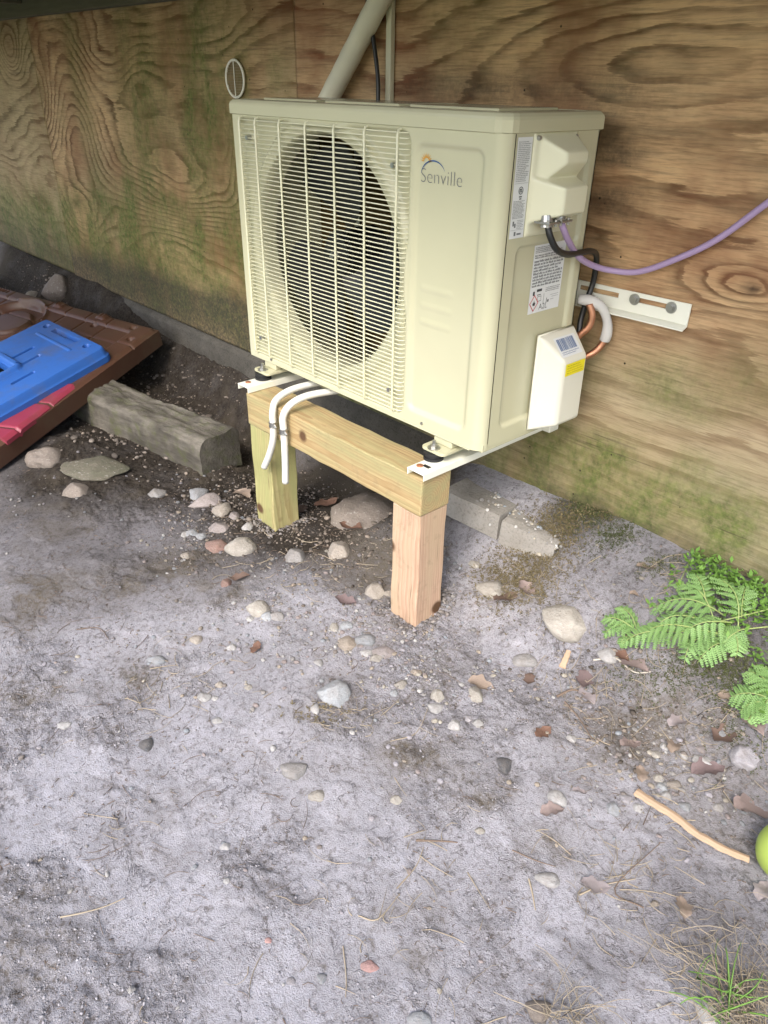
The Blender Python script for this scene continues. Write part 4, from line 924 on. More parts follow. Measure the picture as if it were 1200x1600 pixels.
# blue panel on top
p1 = Vector(on_plane(80, 497, 2, -.175)); p2 = Vector(on_plane(170, 540, 2, -.19)); p3 = Vector(on_plane(0, 640, 2, -.26))
def on_pl(u, v, h):
    d = Vector(ray(u, v)); o_ = Vector(CAM); q_ = A_+nrm*h; t = (q_-o_).dot(nrm)/d.dot(nrm); return o_+d*t
HB = 0.052
bA = on_pl(170, 541, HB); bB = on_pl(74, 495, HB); bC = on_pl(0, 637, HB)
f1 = (bB-bA); WB = f1.length; f1.normalize(); f2 = (bC-bA).normalized()
def blue_fn(a, b):
    h = np.zeros_like(a); d = rrect(a, b, 0, WB, 0, 1.1, 0.035); h -= 0.030*sstep(-0.016, 0.0, d)
    s = WB/0.40
    h -= 0.020*sstep(0.001, -0.002, rrect(a, b, 0.135*s, 0.285*s, 0.038, 0.064, 0.004))
    h += 0.004*sstep(0.004, -0.002, rrect(a, b, 0.10*s, 0.32*s, 0.105, 0.115, 0.004))
    for ca in (0.075*s, 0.335*s): h -= 0.018*sstep(0.016, 0.012, np.hypot(a-ca, b-0.050))
    for ca, cb in ((0.24*s, 0.18), (0.17*s, 0.20), (0.09*s, 0.28), (0.33*s, 0.28)):
        h -= 0.015*sstep(0.001, -0.002, rrect(a, b, ca-0.007, ca+0.007, cb, cb+0.10, 0.005))
    q_ = rrect(a, b, 0.15*s, 0.31*s, 0.29, 0.50, 0.03); h += 0.014*sstep(0.012, -0.004, q_)-0.02*sstep(-0.018, -0.030, q_)
    am = (a[:-1, :-1]+a[1:, 1:])/2; bm_ = (b[:-1, :-1]+b[1:, 1:])/2
    keep = rrect(am, bm_, 0.19*s, 0.27*s, 0.325, 0.46, 0.012) > 0
    keep &= rrect(am, bm_, 0, WB, 0, 1.1, 0.034) < 0.001
    return h, keep
bl = height_sheet('blue_panel', 0, WB, 0, 1.0, 170, 320, blue_fn, 0.022, M['blue'], None, (bA, f1, f2, nrm))
tagp(bl, 'bright blue moulded plastic play panel with a handle hole, lying on the brown panel', 'plastic panel')
# red-pink panel between them
rA = on_pl(122, 598, 0.004); rB = on_pl(8, 686, 0.004); g2 = (rB-rA).normalized(); g1 = nrm.cross(g2).normalized(); g1 = g1 if g1.dot(eb) > 0 else -g1
def pink_fn(a, b):
    h = -0.010*sstep(-0.012, 0.0, rrect(a, b, 0, 0.25, 0, 0.95, 0.02))
    for lb in np.arange(0.15, 0.9, 0.165): h -= 0.008*np.exp(-((b-lb)/0.005)**2)
    h += 0.003*fbm(a*6, b*14, 4, 2)
    return h, np.ones((a.shape[0]-1, a.shape[1]-1), bool)
pk = height_sheet('pink_panel', 0, 0.25, 0, (rB-rA).length, 40, 120, pink_fn, 0.014, M['pink'], None, (rA, g1, g2, nrm))
tagp(pk, 'faded pink-red plastic piece sandwiched between the blue and the brown panels', 'plastic panel')

# old timber
def rough_block(name, c, size, rotz, mat, label, cat, cuts=(46, 12, 8), amp=0.010, sd=5, tilt=0.0):
    bm = bmesh.new(); bmesh.ops.create_grid(bm, x_segments=1, y_segments=1, size=0.5); bm.free()
    L_, Wd, Hh = size; pts = {}; bm = bmesh.new(); nx, ny, nz = cuts
    def vert(i, j, k):
        key = (i, j, k)
        if key not in pts: pts[key] = bm.verts.new((L_*(i/nx-0.5), Wd*(j/ny-0.5), Hh*(k/nz)))
        return pts[key]
    for i in range(nx):
        for j in range(ny):
            bm.faces.new((vert(i, j, nz), vert(i+1, j, nz), vert(i+1, j+1, nz), vert(i, j+1, nz))); bm.faces.new((vert(i, j, 0), vert(i, j+1, 0), vert(i+1, j+1, 0), vert(i+1, j, 0)))
    for i in range(nx):
        for k in range(nz):
            bm.faces.new((vert(i, 0, k), vert(i+1, 0, k), vert(i+1, 0, k+1), vert(i, 0, k+1))); bm.faces.new((vert(i, ny, k), vert(i, ny, k+1), vert(i+1, ny, k+1), vert(i+1, ny, k)))
    for j in range(ny):
        for k in range(nz):
            bm.faces.new((vert(0, j, k), vert(0, j, k+1), vert(0, j+1, k+1), vert(0, j+1, k))); bm.faces.new((vert(nx, j, k), vert(nx, j+1, k), vert(nx, j+1, k+1), vert(nx, j, k+1)))
    bm.verts.ensure_lookup_table(); P = np.array([v.co[:] for v in bm.verts])
    n1 = fbm(P[:, 0]*4+sd, P[:, 1]*18+P[:, 2]*13, sd, 4, 0.6); n2 = fbm(P[:, 0]*30+sd, P[:, 1]*40+P[:, 2]*37, sd+3, 3, 0.6); n3 = fbm(P[:, 0]*7+sd, P[:, 2]*14-P[:, 1]*9, sd+9, 3)
    ex = np.clip(1-np.abs(np.abs(P[:, 1])-Wd/2)/0.02, 0, 1)*np.clip(1-np.abs(P[:, 2]-Hh)/0.02, 0, 1)
    for v, a_, b_, c_, e_ in zip(bm.verts, n1, n2, n3, ex):
        v.co.z += amp*a_*1.2+amp*0.5*b_-e_*amp*(0.8+a_); v.co.y += amp*c_*1.3*(1 if v.co.y > 0 else -1)-np.sign(v.co.y)*e_*amp*0.7; v.co.x += amp*b_*(0.5 if abs(v.co.x) > L_*0.48 else 0)
    o = from_bm(name, bm, mat, None, True); o.location = c; o.rotation_euler = (0, tilt, rotz)
    try: o.data.set_sharp_from_angle(angle=math.radians(50))
    except Exception: pass
    return tagp(o, label, cat)
rough_block('old_timber', (-0.66, -0.045, -0.482), (0.80, 0.165, 0.140), math.radians(9.8), M['tie'], 'old grey mossy square timber lying on the soil under the brown panel', 'timber', (110, 26, 16), 0.011)
rough_block('concrete_block', (0.652, 0.277, -0.336), (0.185, 0.150, 0.070), math.radians(2), M['concrete'], 'grey concrete paving block beside the right post, nearest the unit', 'block', (26, 22, 8), 0.0025, 8)
rough_block('concrete_block', (0.822, 0.282, -0.344), (0.150, 0.150, 0.068), math.radians(6), M['concrete'], 'second concrete paving block, half buried in gravel and dry moss', 'block', (22, 22, 8), 0.003, 9, math.radians(4))

# ------------------------------------------------------------------ stones
def stone_mesh(seed, sub=3, angular=0.0):
    bm = bmesh.new(); bmesh.ops.create_icosphere(bm, subdivisions=sub, radius=0.5); R_ = random.Random(seed)
    pl = [(Vector((R_.uniform(-1, 1), R_.uniform(-1, 1), R_.uniform(-0.6, 1))).normalized(), R_.uniform(0.30, 0.43)) for _ in range(9)]
    o1, o2 = R_.uniform(0, 90), R_.uniform(0, 90)
    P = np.array([v.co[:] for v in bm.verts]); fine_ = fbm(P[:, 0]*9+P[:, 2]*5, P[:, 1]*9-P[:, 2]*6, seed+5, 3, 0.6); nn_ = fbm(P[:, 0]*2.4+o1, P[:, 1]*2.4+P[:, 2]*1.9+o2, seed, 3)
    for v, q in zip(bm.verts, nn_):
        v.co *= 1+0.34*q
        for n_, d_ in pl:
            e = v.co.dot(n_)-d_
            if e > 0: v.co -= n_*e*(0.42+angular*0.35)
    for v, q in zip(bm.verts, fine_): v.co *= 1+0.05*q
    me = bpy.data.meshes.new('stone'); bm.to_mesh(me); bm.free(); me.polygons.foreach_set('use_smooth', [True]*len(me.polygons)); me.materials.append(M['stone']); return me
SM = [stone_mesh(100+k, 4, 0.0 if k % 2 else 1.0) for k in range(10)]
TINT = dict(cream=(.56, .51, .40), grey=(.34, .33, .31), blue=(.34, .39, .43), paleblue=(.46, .52, .56), tan=(.46, .38, .27), orange=(.55, .42, .27), white=(.68, .67, .64), pink=(.40, .32, .30), red=(.32, .17, .13), dark=(.075, .08, .09), lilac=(.46, .44, .49), brown=(.22, .18, .145), moss=(.10, .10, .05), coral=(.75, .30, .25))
def stone(u, v, wpx, hpx, tint, label, k=None, flat=0.62, rot=None, name='stone', group='loose stones on the dirt'):
    p, d = hit(u, v+hpx*0.28); w_ = wpx*d/FPX; el = max(0.35, -ray(u, v)[2]); dep = max(0.70*w_, min(1.4*w_, hpx*d/FPX/(el+0.12)))
    o = bpy.data.objects.new(name, SM[k if k is not None else random.randrange(10)]); C.objects.link(o)
    hgt = flat*min(w_, dep)*1.05; sc = 1.13
    o.scale = (w_*sc, dep*sc, hgt*sc); o.rotation_euler = (random.uniform(-.12, .12), random.uniform(-.12, .12), (math.radians(47) if rot is None else rot)+random.uniform(-.12, .12))
    o.location = (p.x, p.y, p.z+hgt*0.02); c_ = TINT[tint]; j = random.uniform(0.72, 0.98); du = (.40, .385, .38); q = 0.15 if tint in ('moss', 'brown', 'dark', 'red') else 0.5; o.color = tuple((c_[m]*(1-q)+du[m]*q)*j for m in range(3))+(1,)
    return tagp(o, label, 'stone', group)
stone(574, 788, 98, 70, 'brown', 'large rounded brown-grey boulder half buried in the soil behind the beam', 5, 0.50, name='boulder', group=None)
for a in [
 (377, 851, 44, 28, 'cream', 'cream stone lying against the foot of the left post'),
 (462, 863, 32, 24, 'grey', 'flat grey-brown stone just right of the left post foot'),
 (530, 853, 36, 28, 'tan', 'rounded tan stone on the soil below the middle of the beam'),
 (585, 918, 32, 24, 'tan', 'olive tan stone just left of the right post foot'),
 (404, 946, 32, 24, 'cream', 'pale wedge shaped stone below the left post'),
 (345, 792, 26, 22, 'tan', 'round tan stone between the old timber and the left post'),
 (310, 767, 26, 24, 'blue', 'blue-grey oval stone touching the end of the old timber'),
 (366, 803, 18, 20, 'pink', 'small pinkish stone right of the round tan stone'),
 (386, 821, 17, 13, 'white', 'small whitish stone above the cream stone at the left post'),
 (246, 767, 26, 16, 'grey', 'grey stone in the dust in front of the old timber'),
 (344, 822, 34, 14, 'pink', 'long dull pink stone left of the cream stone'),
 (341, 848, 34, 18, 'red', 'red-brown stone left of the cream stone at the post'),
 (353, 908, 18, 18, 'red', 'round dark red pebble in the dirt left of the pale wedge'),
 (306, 997, 17, 13, 'tan', 'small tan pebble alone in pale dust left of centre'),
 (290, 866, 13, 10, 'tan', 'tiny tan pebble among the small blue pebbles'),
 (300, 830, 20, 12, 'blue', 'smooth blue-grey pebble in the gravel left of the post'),
 (313, 836, 16, 9, 'blue', 'flat blue-grey pebble beside another in the left gravel'),
 (288, 832, 10, 12, 'white', 'tiny upright white pebble in the left gravel'),
 (543, 998, 27, 24, 'orange', 'orange tan stone in the gravel left of the right post'),
 (571, 995, 28, 19, 'blue', 'blue-grey flat stone next to the orange tan stone'),
 (522, 976, 14, 16, 'cream', 'small cream pebble above the orange tan stone'),
 (541, 974, 20, 13, 'paleblue', 'pale blue pebble above the blue-grey flat stone'),
 (601, 1014, 34, 17, 'pink', 'flat pinkish stone below the right post, in the gravel'),
 (573, 1018, 18, 12, 'white', 'white pebble left of the flat pinkish stone'),
 (588, 1026, 22, 10, 'cream', 'cream pebble under the flat pinkish stone'),
 (523, 1075, 47, 38, 'paleblue', 'large smooth pale blue-grey stone in the middle of the dirt'),
 (627, 1067, 20, 16, 'cream', 'cream pebble right of the large pale blue stone'),
 (616, 1080, 12, 13, 'paleblue', 'tiny pale blue pebble under a cream one'),
 (651, 1048, 17, 11, 'orange', 'orange tan pebble below the right post'),
 (683, 1081, 20, 21, 'cream', 'cream pebble halfway between large blue stone and leaf-covered stone'),
 (680, 1103, 22, 16, 'white', 'white pebble just below a cream pebble near the centre'),
 (711, 1129, 19, 16, 'white', 'left of a row of three white pebbles near the centre'),
 (731, 1119, 14, 13, 'lilac', 'middle of a row of three pale pebbles near the centre'),
 (747, 1127, 16, 12, 'white', 'right of a row of three white pebbles near the centre'),
 (742, 1079, 26, 26, 'cream', 'cream stone half covered by a brown leaf'),
 (459, 1198, 36, 24, 'grey', 'rounded pale grey stone alone left of centre'),
 (495, 1239, 22, 17, 'cream', 'cream chip of stone below the rounded grey stone'),
 (788, 1187, 20, 32, 'dark', 'charcoal black upright stone right of centre'),
 (766, 915, 38, 24, 'cream', 'flat cream stone right of the right post'),
 (887, 943, 66, 50, 'cream', 'largest loose stone, smooth cream grey, between right post and fern'),
 (882, 973, 24, 12, 'grey', 'small pale stone tucked under the largest cream stone'),
 (952, 1007, 27, 22, 'white', 'whitish round stone at the left tip of the fern'),
 (742, 879, 18, 12, 'cream', 'small cream pebble on the slope right of the right post'),
 (820, 1028, 36, 14, 'grey', 'flat grey stone in the leaf litter left of the bark chip'),
 (1161, 1172, 35, 30, 'lilac', 'lilac grey stone by the right edge under the lower fern'),
 (1098, 1184, 26, 17, 'white', 'whitish stone left of the lilac grey stone'),
 (1127, 1139, 16, 13, 'paleblue', 'small pale blue stone above the whitish stone'),
 (870, 1241, 26, 22, 'white', 'crumbly white stone in bare dust right of centre'),
 (893, 1151, 14, 12, 'white', 'tiny round white pebble in bare dust right of the black stone'),
 (1034, 1227, 16, 15, 'paleblue', 'round pale blue pebble above the split stick'),
 (1028, 1213, 14, 12, 'cream', 'cream pebble above the round pale blue pebble'),
 (1053, 1224, 19, 12, 'tan', 'tan oval pebble right of the round pale blue pebble'),
 (1041, 1241, 14, 12, 'white', 'white pebble below the round pale blue pebble'),
 (978, 1245, 15, 14, 'lilac', 'pale pebble left of the top of the split stick'),
 (996, 1259, 13, 12, 'white', 'white pebble just under the top of the split stick'),
 (957, 1259, 18, 18, 'blue', 'blue-grey pebble left of the split stick'),
 (1071, 1258, 15, 12, 'paleblue', 'pale blue pebble right of the split stick'),
 (1024, 1176, 14, 12, 'cream', 'cream pebble amid leaves above the split stick'),
 (1038, 1163, 10, 15, 'white', 'narrow white pebble amid leaves above the split stick'),
 (1069, 1178, 10, 10, 'white', 'tiny bright white pebble amid the leaves above the stick'),
 (1096, 1168, 12, 10, 'pink', 'tiny pink pebble above the whitish stone'),
 (1121, 1258, 14, 11, 'grey', 'grey pebble between the stick and the green ball'),
 (578, 1507, 22, 12, 'coral', 'coral red chip near the bottom middle'),
 (419, 1467, 9, 8, 'coral', 'tiny coral red crumb left of the coral chip'),
 (655, 1590, 30, 14, 'paleblue', 'pale stone cut by the bottom edge of the picture'),
 (352, 1321, 14, 11, 'white', 'irregular white chip in the lower left dust'),
 (340, 1123, 14, 10, 'white', 'small white chip in the upper left dust'),
 (354, 1374, 9, 9, 'white', 'tiny white crumb below the irregular white chip'),
 (1105, 1572, 28, 36, 'white', 'white upright stone among the grass at the bottom right'),
 (842, 1573, 30, 26, 'brown', 'dull brown stone at the bottom, left of the straw'),
 (228, 1160, 18, 18, 'dark', 'dark grey pebble sunk in the left dust'),
 (320, 1086, 20, 14, 'white', 'pale pebble left of the large pale blue stone'),
 (336, 1089, 10, 8, 'white', 'tiny pale pebble beside the pale one at left'),
 (343, 1068, 12, 10, 'tan', 'tan pebble above the pale one at left'),
 (388, 1072, 12, 9, 'cream', 'cream pebble left of the large pale blue stone'),
 (245, 1030, 26, 11, 'blue', 'flat blue-grey stone sunk in the upper left dust'),
 (120, 762, 36, 18, 'brown', 'grey stone in dark soil below the brown panel'),
 (100, 1131, 18, 10, 'white', 'pale flake in the left dust'),
 (618, 1246, 18, 14, 'cream', 'cream lump in the dust below centre'),
 (750, 1296, 14, 10, 'cream', 'pale chip beside a dark crack right of centre'),
 (455, 1530, 12, 10, 'lilac', 'left of two pale pebbles near the bottom'),
 (503, 1526, 12, 13, 'blue', 'right of two pebbles near the bottom, bluish'),
 (206, 1545, 10, 10, 'white', 'small pale pebble near the bottom left'),
 (391, 965, 12, 9, 'white', 'small white pebble between the posts'),
 (362, 1010, 14, 11, 'white', 'white pebble right of the small tan pebble at left'),
 (418, 960, 18, 15, 'paleblue', 'pale blue stone under the pale wedge stone'),
 (431, 960, 24, 14, 'grey', 'grey pebble right of the pale wedge stone'),
 (497, 1033, 14, 12, 'white', 'white pebble above the large pale blue stone'),
 (606, 925, 16, 9, 'tan', 'tan pebble against the right post foot'),
]:
    stone(*a)
stone(150, 722, 84, 26, 'moss', 'long mossy stone in front of the old timber', 4, 0.28, name='rock', group=None)
stone(72, 708, 46, 26, 'brown', 'brown lumpy stone under the near edge of the brown panel', 5, 0.6, name='rock', group=None)
stone(95, 445, 40, 28, 'brown', 'brown stone by the footing behind the brown panel', 6, 0.8, name='rock', group=None)
stone(50, 460, 16, 12, 'cream', 'pale pebble at the back edge of the brown panel', 7, 0.8, name='stone', group=None)
o = stone(322, 781, 46, 16, 'pink', 'long pinkish shard like broken brick beside the old timber', 8, 0.6, math.radians(80), name='brick_shard', group=None); o['category'] = 'brick shard'
o = stone(855, 1371, 30, 12, 'white', 'white bone shaped chip near the bottom right', 3, 0.6, name='white_chip', group=None); o['category'] = 'chip'
o = stone(492, 1104, 12, 24, 'white', 'small white chip below left of the large pale blue stone', 3, 0.6, name='white_chip', group=None); o['category'] = 'chip'

# loose gravel (too small to pick apart) and soil crumbs
def ico(sub):
    bm = bmesh.new(); bmesh.ops.create_icosphere(bm, subdivisions=sub, radius=0.5); V = np.array([v.co[:] for v in bm.verts]); F = np.array([[v.index for v in f.verts] for f in bm.faces]); bm.free(); return V, F
def scatter(name, P, sizes, tints, mat, sub=1, flat=0.65, jit=0.22, sink=0.2):
    V0, F0 = ico(sub); n = len(P); nv = len(V0)
    V = np.repeat(V0[None], n, 0)*(1+rng.uniform(-jit, jit, (n, nv, 1)))
    sc = np.stack([sizes*rng.uniform(.8, 1.25, n), sizes*rng.uniform(.6, 1.0, n), sizes*flat*rng.uniform(.6, 1.1, n)], -1); V = V*sc[:, None]
    a = rng.uniform(0, 6.283, n); ca, sa = np.cos(a)[:, None], np.sin(a)[:, None]; x_ = V[..., 0]*ca-V[..., 1]*sa; y_ = V[..., 0]*sa+V[..., 1]*ca
    zz = ground_z(P[:, 0], P[:, 1])+sizes*sink
    V = np.stack([x_+P[:, 0, None], y_+P[:, 1, None], V[..., 2]+zz[:, None]], -1)
    Fc = (F0[None]+np.arange(n)[:, None, None]*nv).reshape(-1, 3)
    col = np.concatenate([np.repeat(tints[:, None], nv, 1), np.ones((n, nv, 1))], -1)
    o = from_arr(name, V.reshape(-1, 3), Fc, mat, None, sub > 1, {'tint': ('FLOAT_COLOR', col.reshape(-1, 4))}); return o
def around(u, v, ru, rv, n):
    p, d = hit(u, v); k = d/FPX; cs = max(0.45, -ray(u, v)[2]); r2 = np.array([RT[0], RT[1]]); r2 /= np.linalg.norm(r2); q2 = np.array([fw[0], fw[1]]); q2 /= np.linalg.norm(q2)
    s = rng.normal(0, ru*k*0.6, n); t = rng.normal(0, rv*k/cs*0.6, n); return np.stack([p.x+s*r2[0]+t*q2[0], p.y+s*r2[1]+t*q2[1]], -1)
pf = np.concatenate([np.stack([rng.uniform(BX-0.03+o_, BX+0.12+o_, 500), rng.uniform(BY-0.035, BY+0.13, 500)], -1) for o_ in (0.0, 0.568)])
po = scatter('soil_crumbs', pf, np.clip(rng.lognormal(-5.1, 0.4, len(pf)), 0.003, 0.014), np.array([[.24, .22, .205]])*rng.uniform(.5, 1.3, (len(pf), 1)), M['clod'], 1, 0.7, 0.3, 0.25); tagp(po, kind='stuff')
zones = [(330, 810, 70, 50, 170), (290, 850, 60, 40, 90), (430, 940, 70, 50, 130), (560, 1000, 130, 45, 260), (650, 1070, 90, 50, 150), (530, 960, 90, 30, 90), (1080, 1190, 120, 60, 240), (1000, 1240, 80, 40, 90),
         (480, 880, 110, 30, 120), (860, 1020, 80, 40, 80), (740, 930, 60, 50, 70), (640, 990, 80, 40, 80), (300, 740, 60, 30, 70), (1130, 1120, 60, 50, 70), (80, 760, 110, 40, 80), (960, 860, 80, 40, 50), (600, 1060, 500, 260, 420), (300, 1020, 160, 60, 90)]
P = np.concatenate([around(*z) for z in zones]); P = P[(P[:, 1] < WY-0.02)]
pal = np.array([TINT[k] for k in ('grey', 'grey', 'cream', 'blue', 'white', 'tan', 'pink', 'lilac', 'brown', 'lilac')])
tn = pal[rng.integers(0, len(pal), len(P))]*rng.uniform(.75, 1.05, (len(P), 1))
sz = np.clip(rng.lognormal(-5.1, 0.45, len(P)), 0.003, 0.0125); tn = tn*0.75+0.25*np.array([[.42, .40, .40]]); gi = np.clip(np.searchsorted(gx, P[:, 0]), 0, len(gx)-1); gj = np.clip(np.searchsorted(gy, P[:, 1]), 0, len(gy)-1); tn = tn*(0.85-0.45*np.clip(dark[gi, gj], 0, 1))[:, None]  # gravel tints darkened by the same soil and shade mask
o = scatter('gravel', P, sz, tn, M['gravel'], 2, 0.65, 0.05); tagp(o, kind='stuff')
# gravel on the paving blocks
nb = 900; Pb = np.stack([rng.uniform(0.66, 0.92, nb), WY-0.012-np.abs(rng.normal(0, 0.05, nb))], -1)
V0, F0 = ico(2); sz = rng.uniform(0.003, 0.011, nb); zz = -0.268-0.07*(Pb[:, 0]-0.66)+rng.uniform(-0.001, 0.004, nb)
V = V0[None]*sz[:, None, None]*rng.uniform(.7, 1.1, (nb, 1, 3))+np.stack([Pb[:, 0], Pb[:, 1], zz], -1)[:, None]
tn = pal[rng.integers(0, 5, nb)]; col = np.concatenate([np.repeat(tn[:, None], len(V0), 1), np.ones((nb, len(V0), 1))], -1)
o = from_arr('gravel', V.reshape(-1, 3), (F0[None]+np.arange(nb)[:, None, None]*len(V0)).reshape(-1, 3), M['gravel'], None, True, {'tint': ('FLOAT_COLOR', col.reshape(-1, 4))}); tagp(o, kind='stuff')
# crumbs of soil over the whole trodden patch
n = 70000; P = np.stack([rng.uniform(-1.9, 1.75, n), rng.uniform(-1.2, 0.33, n)], -1)
dens = fbm(P[:, 0]*2.7, P[:, 1]*2.7, 9, 4, 0.6)+0.5*fbm(P[:, 0]*14, P[:, 1]*14, 19, 2); P = P[dens > 0.06+rng.uniform(-.2, .2, n)]
gi = np.clip(np.searchsorted(gx, P[:, 0]), 0, len(gx)-1); gj = np.clip(np.searchsorted(gy, P[:, 1]), 0, len(gy)-1)
P = P[(dark[gi, gj] < 0.22)]
n = len(P); g_ = rng.uniform(.75, 1.1, (n, 1)); tn = np.array([[.35, .34, .355]])*g_
dk = np.zeros(n)
o = scatter('soil_crumbs', P, np.clip(rng.lognormal(-5.85, 0.40, n), 0.0015, 0.006), tn, M['clod'], 1, 0.7, 0.3, 0.12); tagp(o, kind='stuff')
n = 5200; P = np.concatenate([around(430, 800, 120, 60, 1500), around(250, 640, 190, 80, 1700), around(60, 440, 110, 50, 700), around(560, 840, 90, 60, 700), around(960, 1090, 100, 60, 300), around(1150, 1000, 60, 60, 300)])
P = P[P[:, 1] < WY-0.012]; n = len(P); tn = np.array([[.13, .11, .09]])*rng.uniform(.5, 2.4, (n, 1))
o = scatter('dark_soil_crumbs', P, np.clip(rng.lognormal(-5.3, 0.5, n), 0.0025, 0.018), tn, M['clod'], 1, 0.7, 0.3, 0.15); tagp(o, kind='stuff')

P = np.concatenate([around(90, 445, 60, 24, 60), around(300, 600, 70, 40, 40), around(240, 560, 60, 20, 30), around(200, 700, 90, 20, 40), around(650, 735, 50, 20, 40)]); P = P[P[:, 1] < WY-0.03]; n = len(P)
o = scatter('rubble', P, np.clip(rng.lognormal(-4.2, 0.4, n), 0.008, 0.035), np.array([[.16, .14, .12]])*rng.uniform(.4, 1.5, (n, 1)), M['clod'], 2, 0.7, 0.09, 0.1); tagp(o, kind='stuff')

# ------------------------------------------------------------------ litter: straws, twigs, leaves, stick, root
def strands(name, P, length, wid, mat, lift=0.004, curl=0.3, spread=None, kindc='stuff', up=0.0, seg=5):
    V = []; F = []; n = len(P); ang = rng.uniform(0, 6.283, n) if spread is None else spread
    for i in range(n):
        L_ = length*rng.uniform(.4, 1.4); a = ang[i]; x, y = P[i]; c_ = rng.normal(0, curl); pts = []; ww = wid*rng.uniform(.6, 1.3); rise = up*rng.uniform(.2, 1.2)*L_
        for k in range(seg+1):
            t = k/seg; pts.append((x, y, t)); x += math.cos(a)*L_/seg; y += math.sin(a)*L_/seg; a += c_/seg*2
        pz = ground_z(np.array([p[0] for p in pts]), np.array([p[1] for p in pts])); b0 = len(V); h0 = rng.uniform(0.2, 1)*lift
        for k, (px_, py_, t) in enumerate(pts):
            nx, ny = -math.sin(a), math.cos(a); wk = ww*(1-0.75*t)
            z_ = pz[k]+h0+rise*math.sin(min(t*1.2, 1)*math.pi*0.5)
            V += [(px_+nx*wk, py_+ny*wk, z_), (px_-nx*wk, py_-ny*wk, z_), (px_, py_, z_+ww*1.4)]
        for k in range(seg):
            q = b0+3*k
            F += [(q, q+2, q+5, q+3), (q+2, q+1, q+4, q+5), (q+1, q, q+3, q+4)]
    o = from_arr(name, V, F, mat, None, False); tagp(o, kind=kindc); return o
P = np.concatenate([around(u, v, ru, rv, n_) for u, v, ru, rv, n_ in [(560, 1120, 60, 25, 26), (1060, 900, 50, 30, 45), (940, 1080, 70, 60, 50), (850, 890, 60, 40, 60), (970, 1380, 90, 60, 50), (1100, 1150, 90, 60, 50), (650, 1350, 120, 120, 30), (300, 1060, 90, 50, 40), (500, 890, 120, 40, 50), (560, 1450, 200, 110, 20), (150, 1250, 150, 150, 16), (1060, 1480, 90, 60, 30)]])
P = P[P[:, 1] < WY-0.03]
strands('dry_straw', P, 0.050, 0.0010, M['straw'], 0.006, 0.7)
P = np.concatenate([around(u, v, ru, rv, n_) for u, v, ru, rv, n_ in [(600, 1000, 400, 250, 120), (300, 1300, 280, 250, 90), (1000, 1130, 130, 80, 60), (480, 850, 130, 50, 60), (60, 1000, 100, 120, 30)]])
P = P[P[:, 1] < WY-0.03]
strands('fine_rootlets', P, 0.040, 0.0008, M['twig'], 0.003, 1.2)
P = np.stack([rng.uniform(-1.7, 1.7, 9000), rng.uniform(-1.15, 0.25, 9000)], -1)
dn = fbm(P[:, 0]*6.1, P[:, 1]*6.1, 141, 4, 0.6)+0.4*fbm(P[:, 0]*20, P[:, 1]*20, 144, 2); P = P[dn > 0.16+rng.uniform(-.12, .12, len(P))]
strands('dark_plant_crumbs', P, 0.009, 0.0009, M['twig'], 0.003, 1.2, seg=2)
# straw tuft at the lower right corner
P = np.concatenate([around(1165, 1590, 45, 40, 240), around(890, 1592, 22, 12, 50), around(1110, 1500, 90, 25, 16)])
strands('straw_tuft', P, 0.075, 0.0009, M['straw'], 0.012, 0.9, up=0.35)
P = np.concatenate([around(1130, 1595, 30, 14, 16), around(1075, 1540, 16, 30, 3)])
strands('grass_blades', P, 0.075, 0.0020, M['weed'], 0.012, 0.5, up=0.6)

def twig(pts, r_, mat, name, label, cat, group=None, lift=0.003):
    Q = []
    for u, v in pts: p, d = hit(u, v); Q.append((p.x, p.y, p.z+lift))
    V, F = tube_arr(spline(Q, 5), lambda t: r_*(1-0.45*t), 7)
    V = [Vector((v.x, v.y, max(v.z, gz(v.x, v.y)+0.0002))) for v in V]
    me = bpy.data.meshes.new(name); me.from_pydata([tuple(v) for v in V], [], F); me.update(); return tagp(link(name, me, mat, None, True), label, cat, group)
twig([(930, 1018), (946, 1015), (964, 1030), (980, 1042), (995, 1050), (1018, 1045)], 0.0021, M['root'], 'pale_root', 'pale curved root lying under the left end of the fern', 'root')
twig([(882, 1098), (905, 1125), (925, 1158)], 0.0022, M['twig'], 'twig', 'grey forked twig in the litter left of the moss', 'twig')
twig([(560, 1432), (590, 1438), (625, 1398)], 0.0013, M['straw'], 'twig', 'pale bent straw near the bottom middle', 'twig')
twig([(650, 1315), (690, 1316), (715, 1318)], 0.0020, M['twig'], 'twig', 'short dark twig lying flat below centre', 'twig')
twig([(610, 1160), (650, 1145), (668, 1110)], 0.0011, M['straw'], 'twig', 'thin pale straw curving below the large pale blue stone', 'twig')
twig([(620, 1390), (650, 1355), (662, 1325)], 0.0012, M['straw'], 'twig', 'thin pale straw below the short dark twig', 'twig')
twig([(536, 1480), (541, 1530), (540, 1560)], 0.0011, M['straw'], 'twig', 'pale upright straw left of the coral chip', 'twig')
twig([(905, 1400), (940, 1385), (992, 1375)], 0.0016, M['straw'], 'twig', 'pale straw lying across dead grass at lower right', 'twig')
twig([(800, 1330), (835, 1345), (868, 1356)], 0.0013, M['twig'], 'twig', 'dark thin twig above the white bone shaped chip', 'twig')
twig([(1005, 1420), (960, 1390), (1030, 1320)], 0.0014, M['twig'], 'twig', 'thin grey twig right of the dead grass, lower right', 'twig')
twig([(826, 1375), (832, 1400), (836, 1424)], 0.0017, M['straw'], 'twig', 'short tan twig left of the white bone shaped chip', 'twig')
twig([(95, 1435), (130, 1428), (165, 1418), (195, 1405)], 0.0014, M['straw'], 'twig', 'pale grey straw in the lower left dust', 'twig')
twig([(120, 985), (155, 983), (170, 1000)], 0.0014, M['twig'], 'twig', 'bent dark twig in the upper left dust', 'twig')
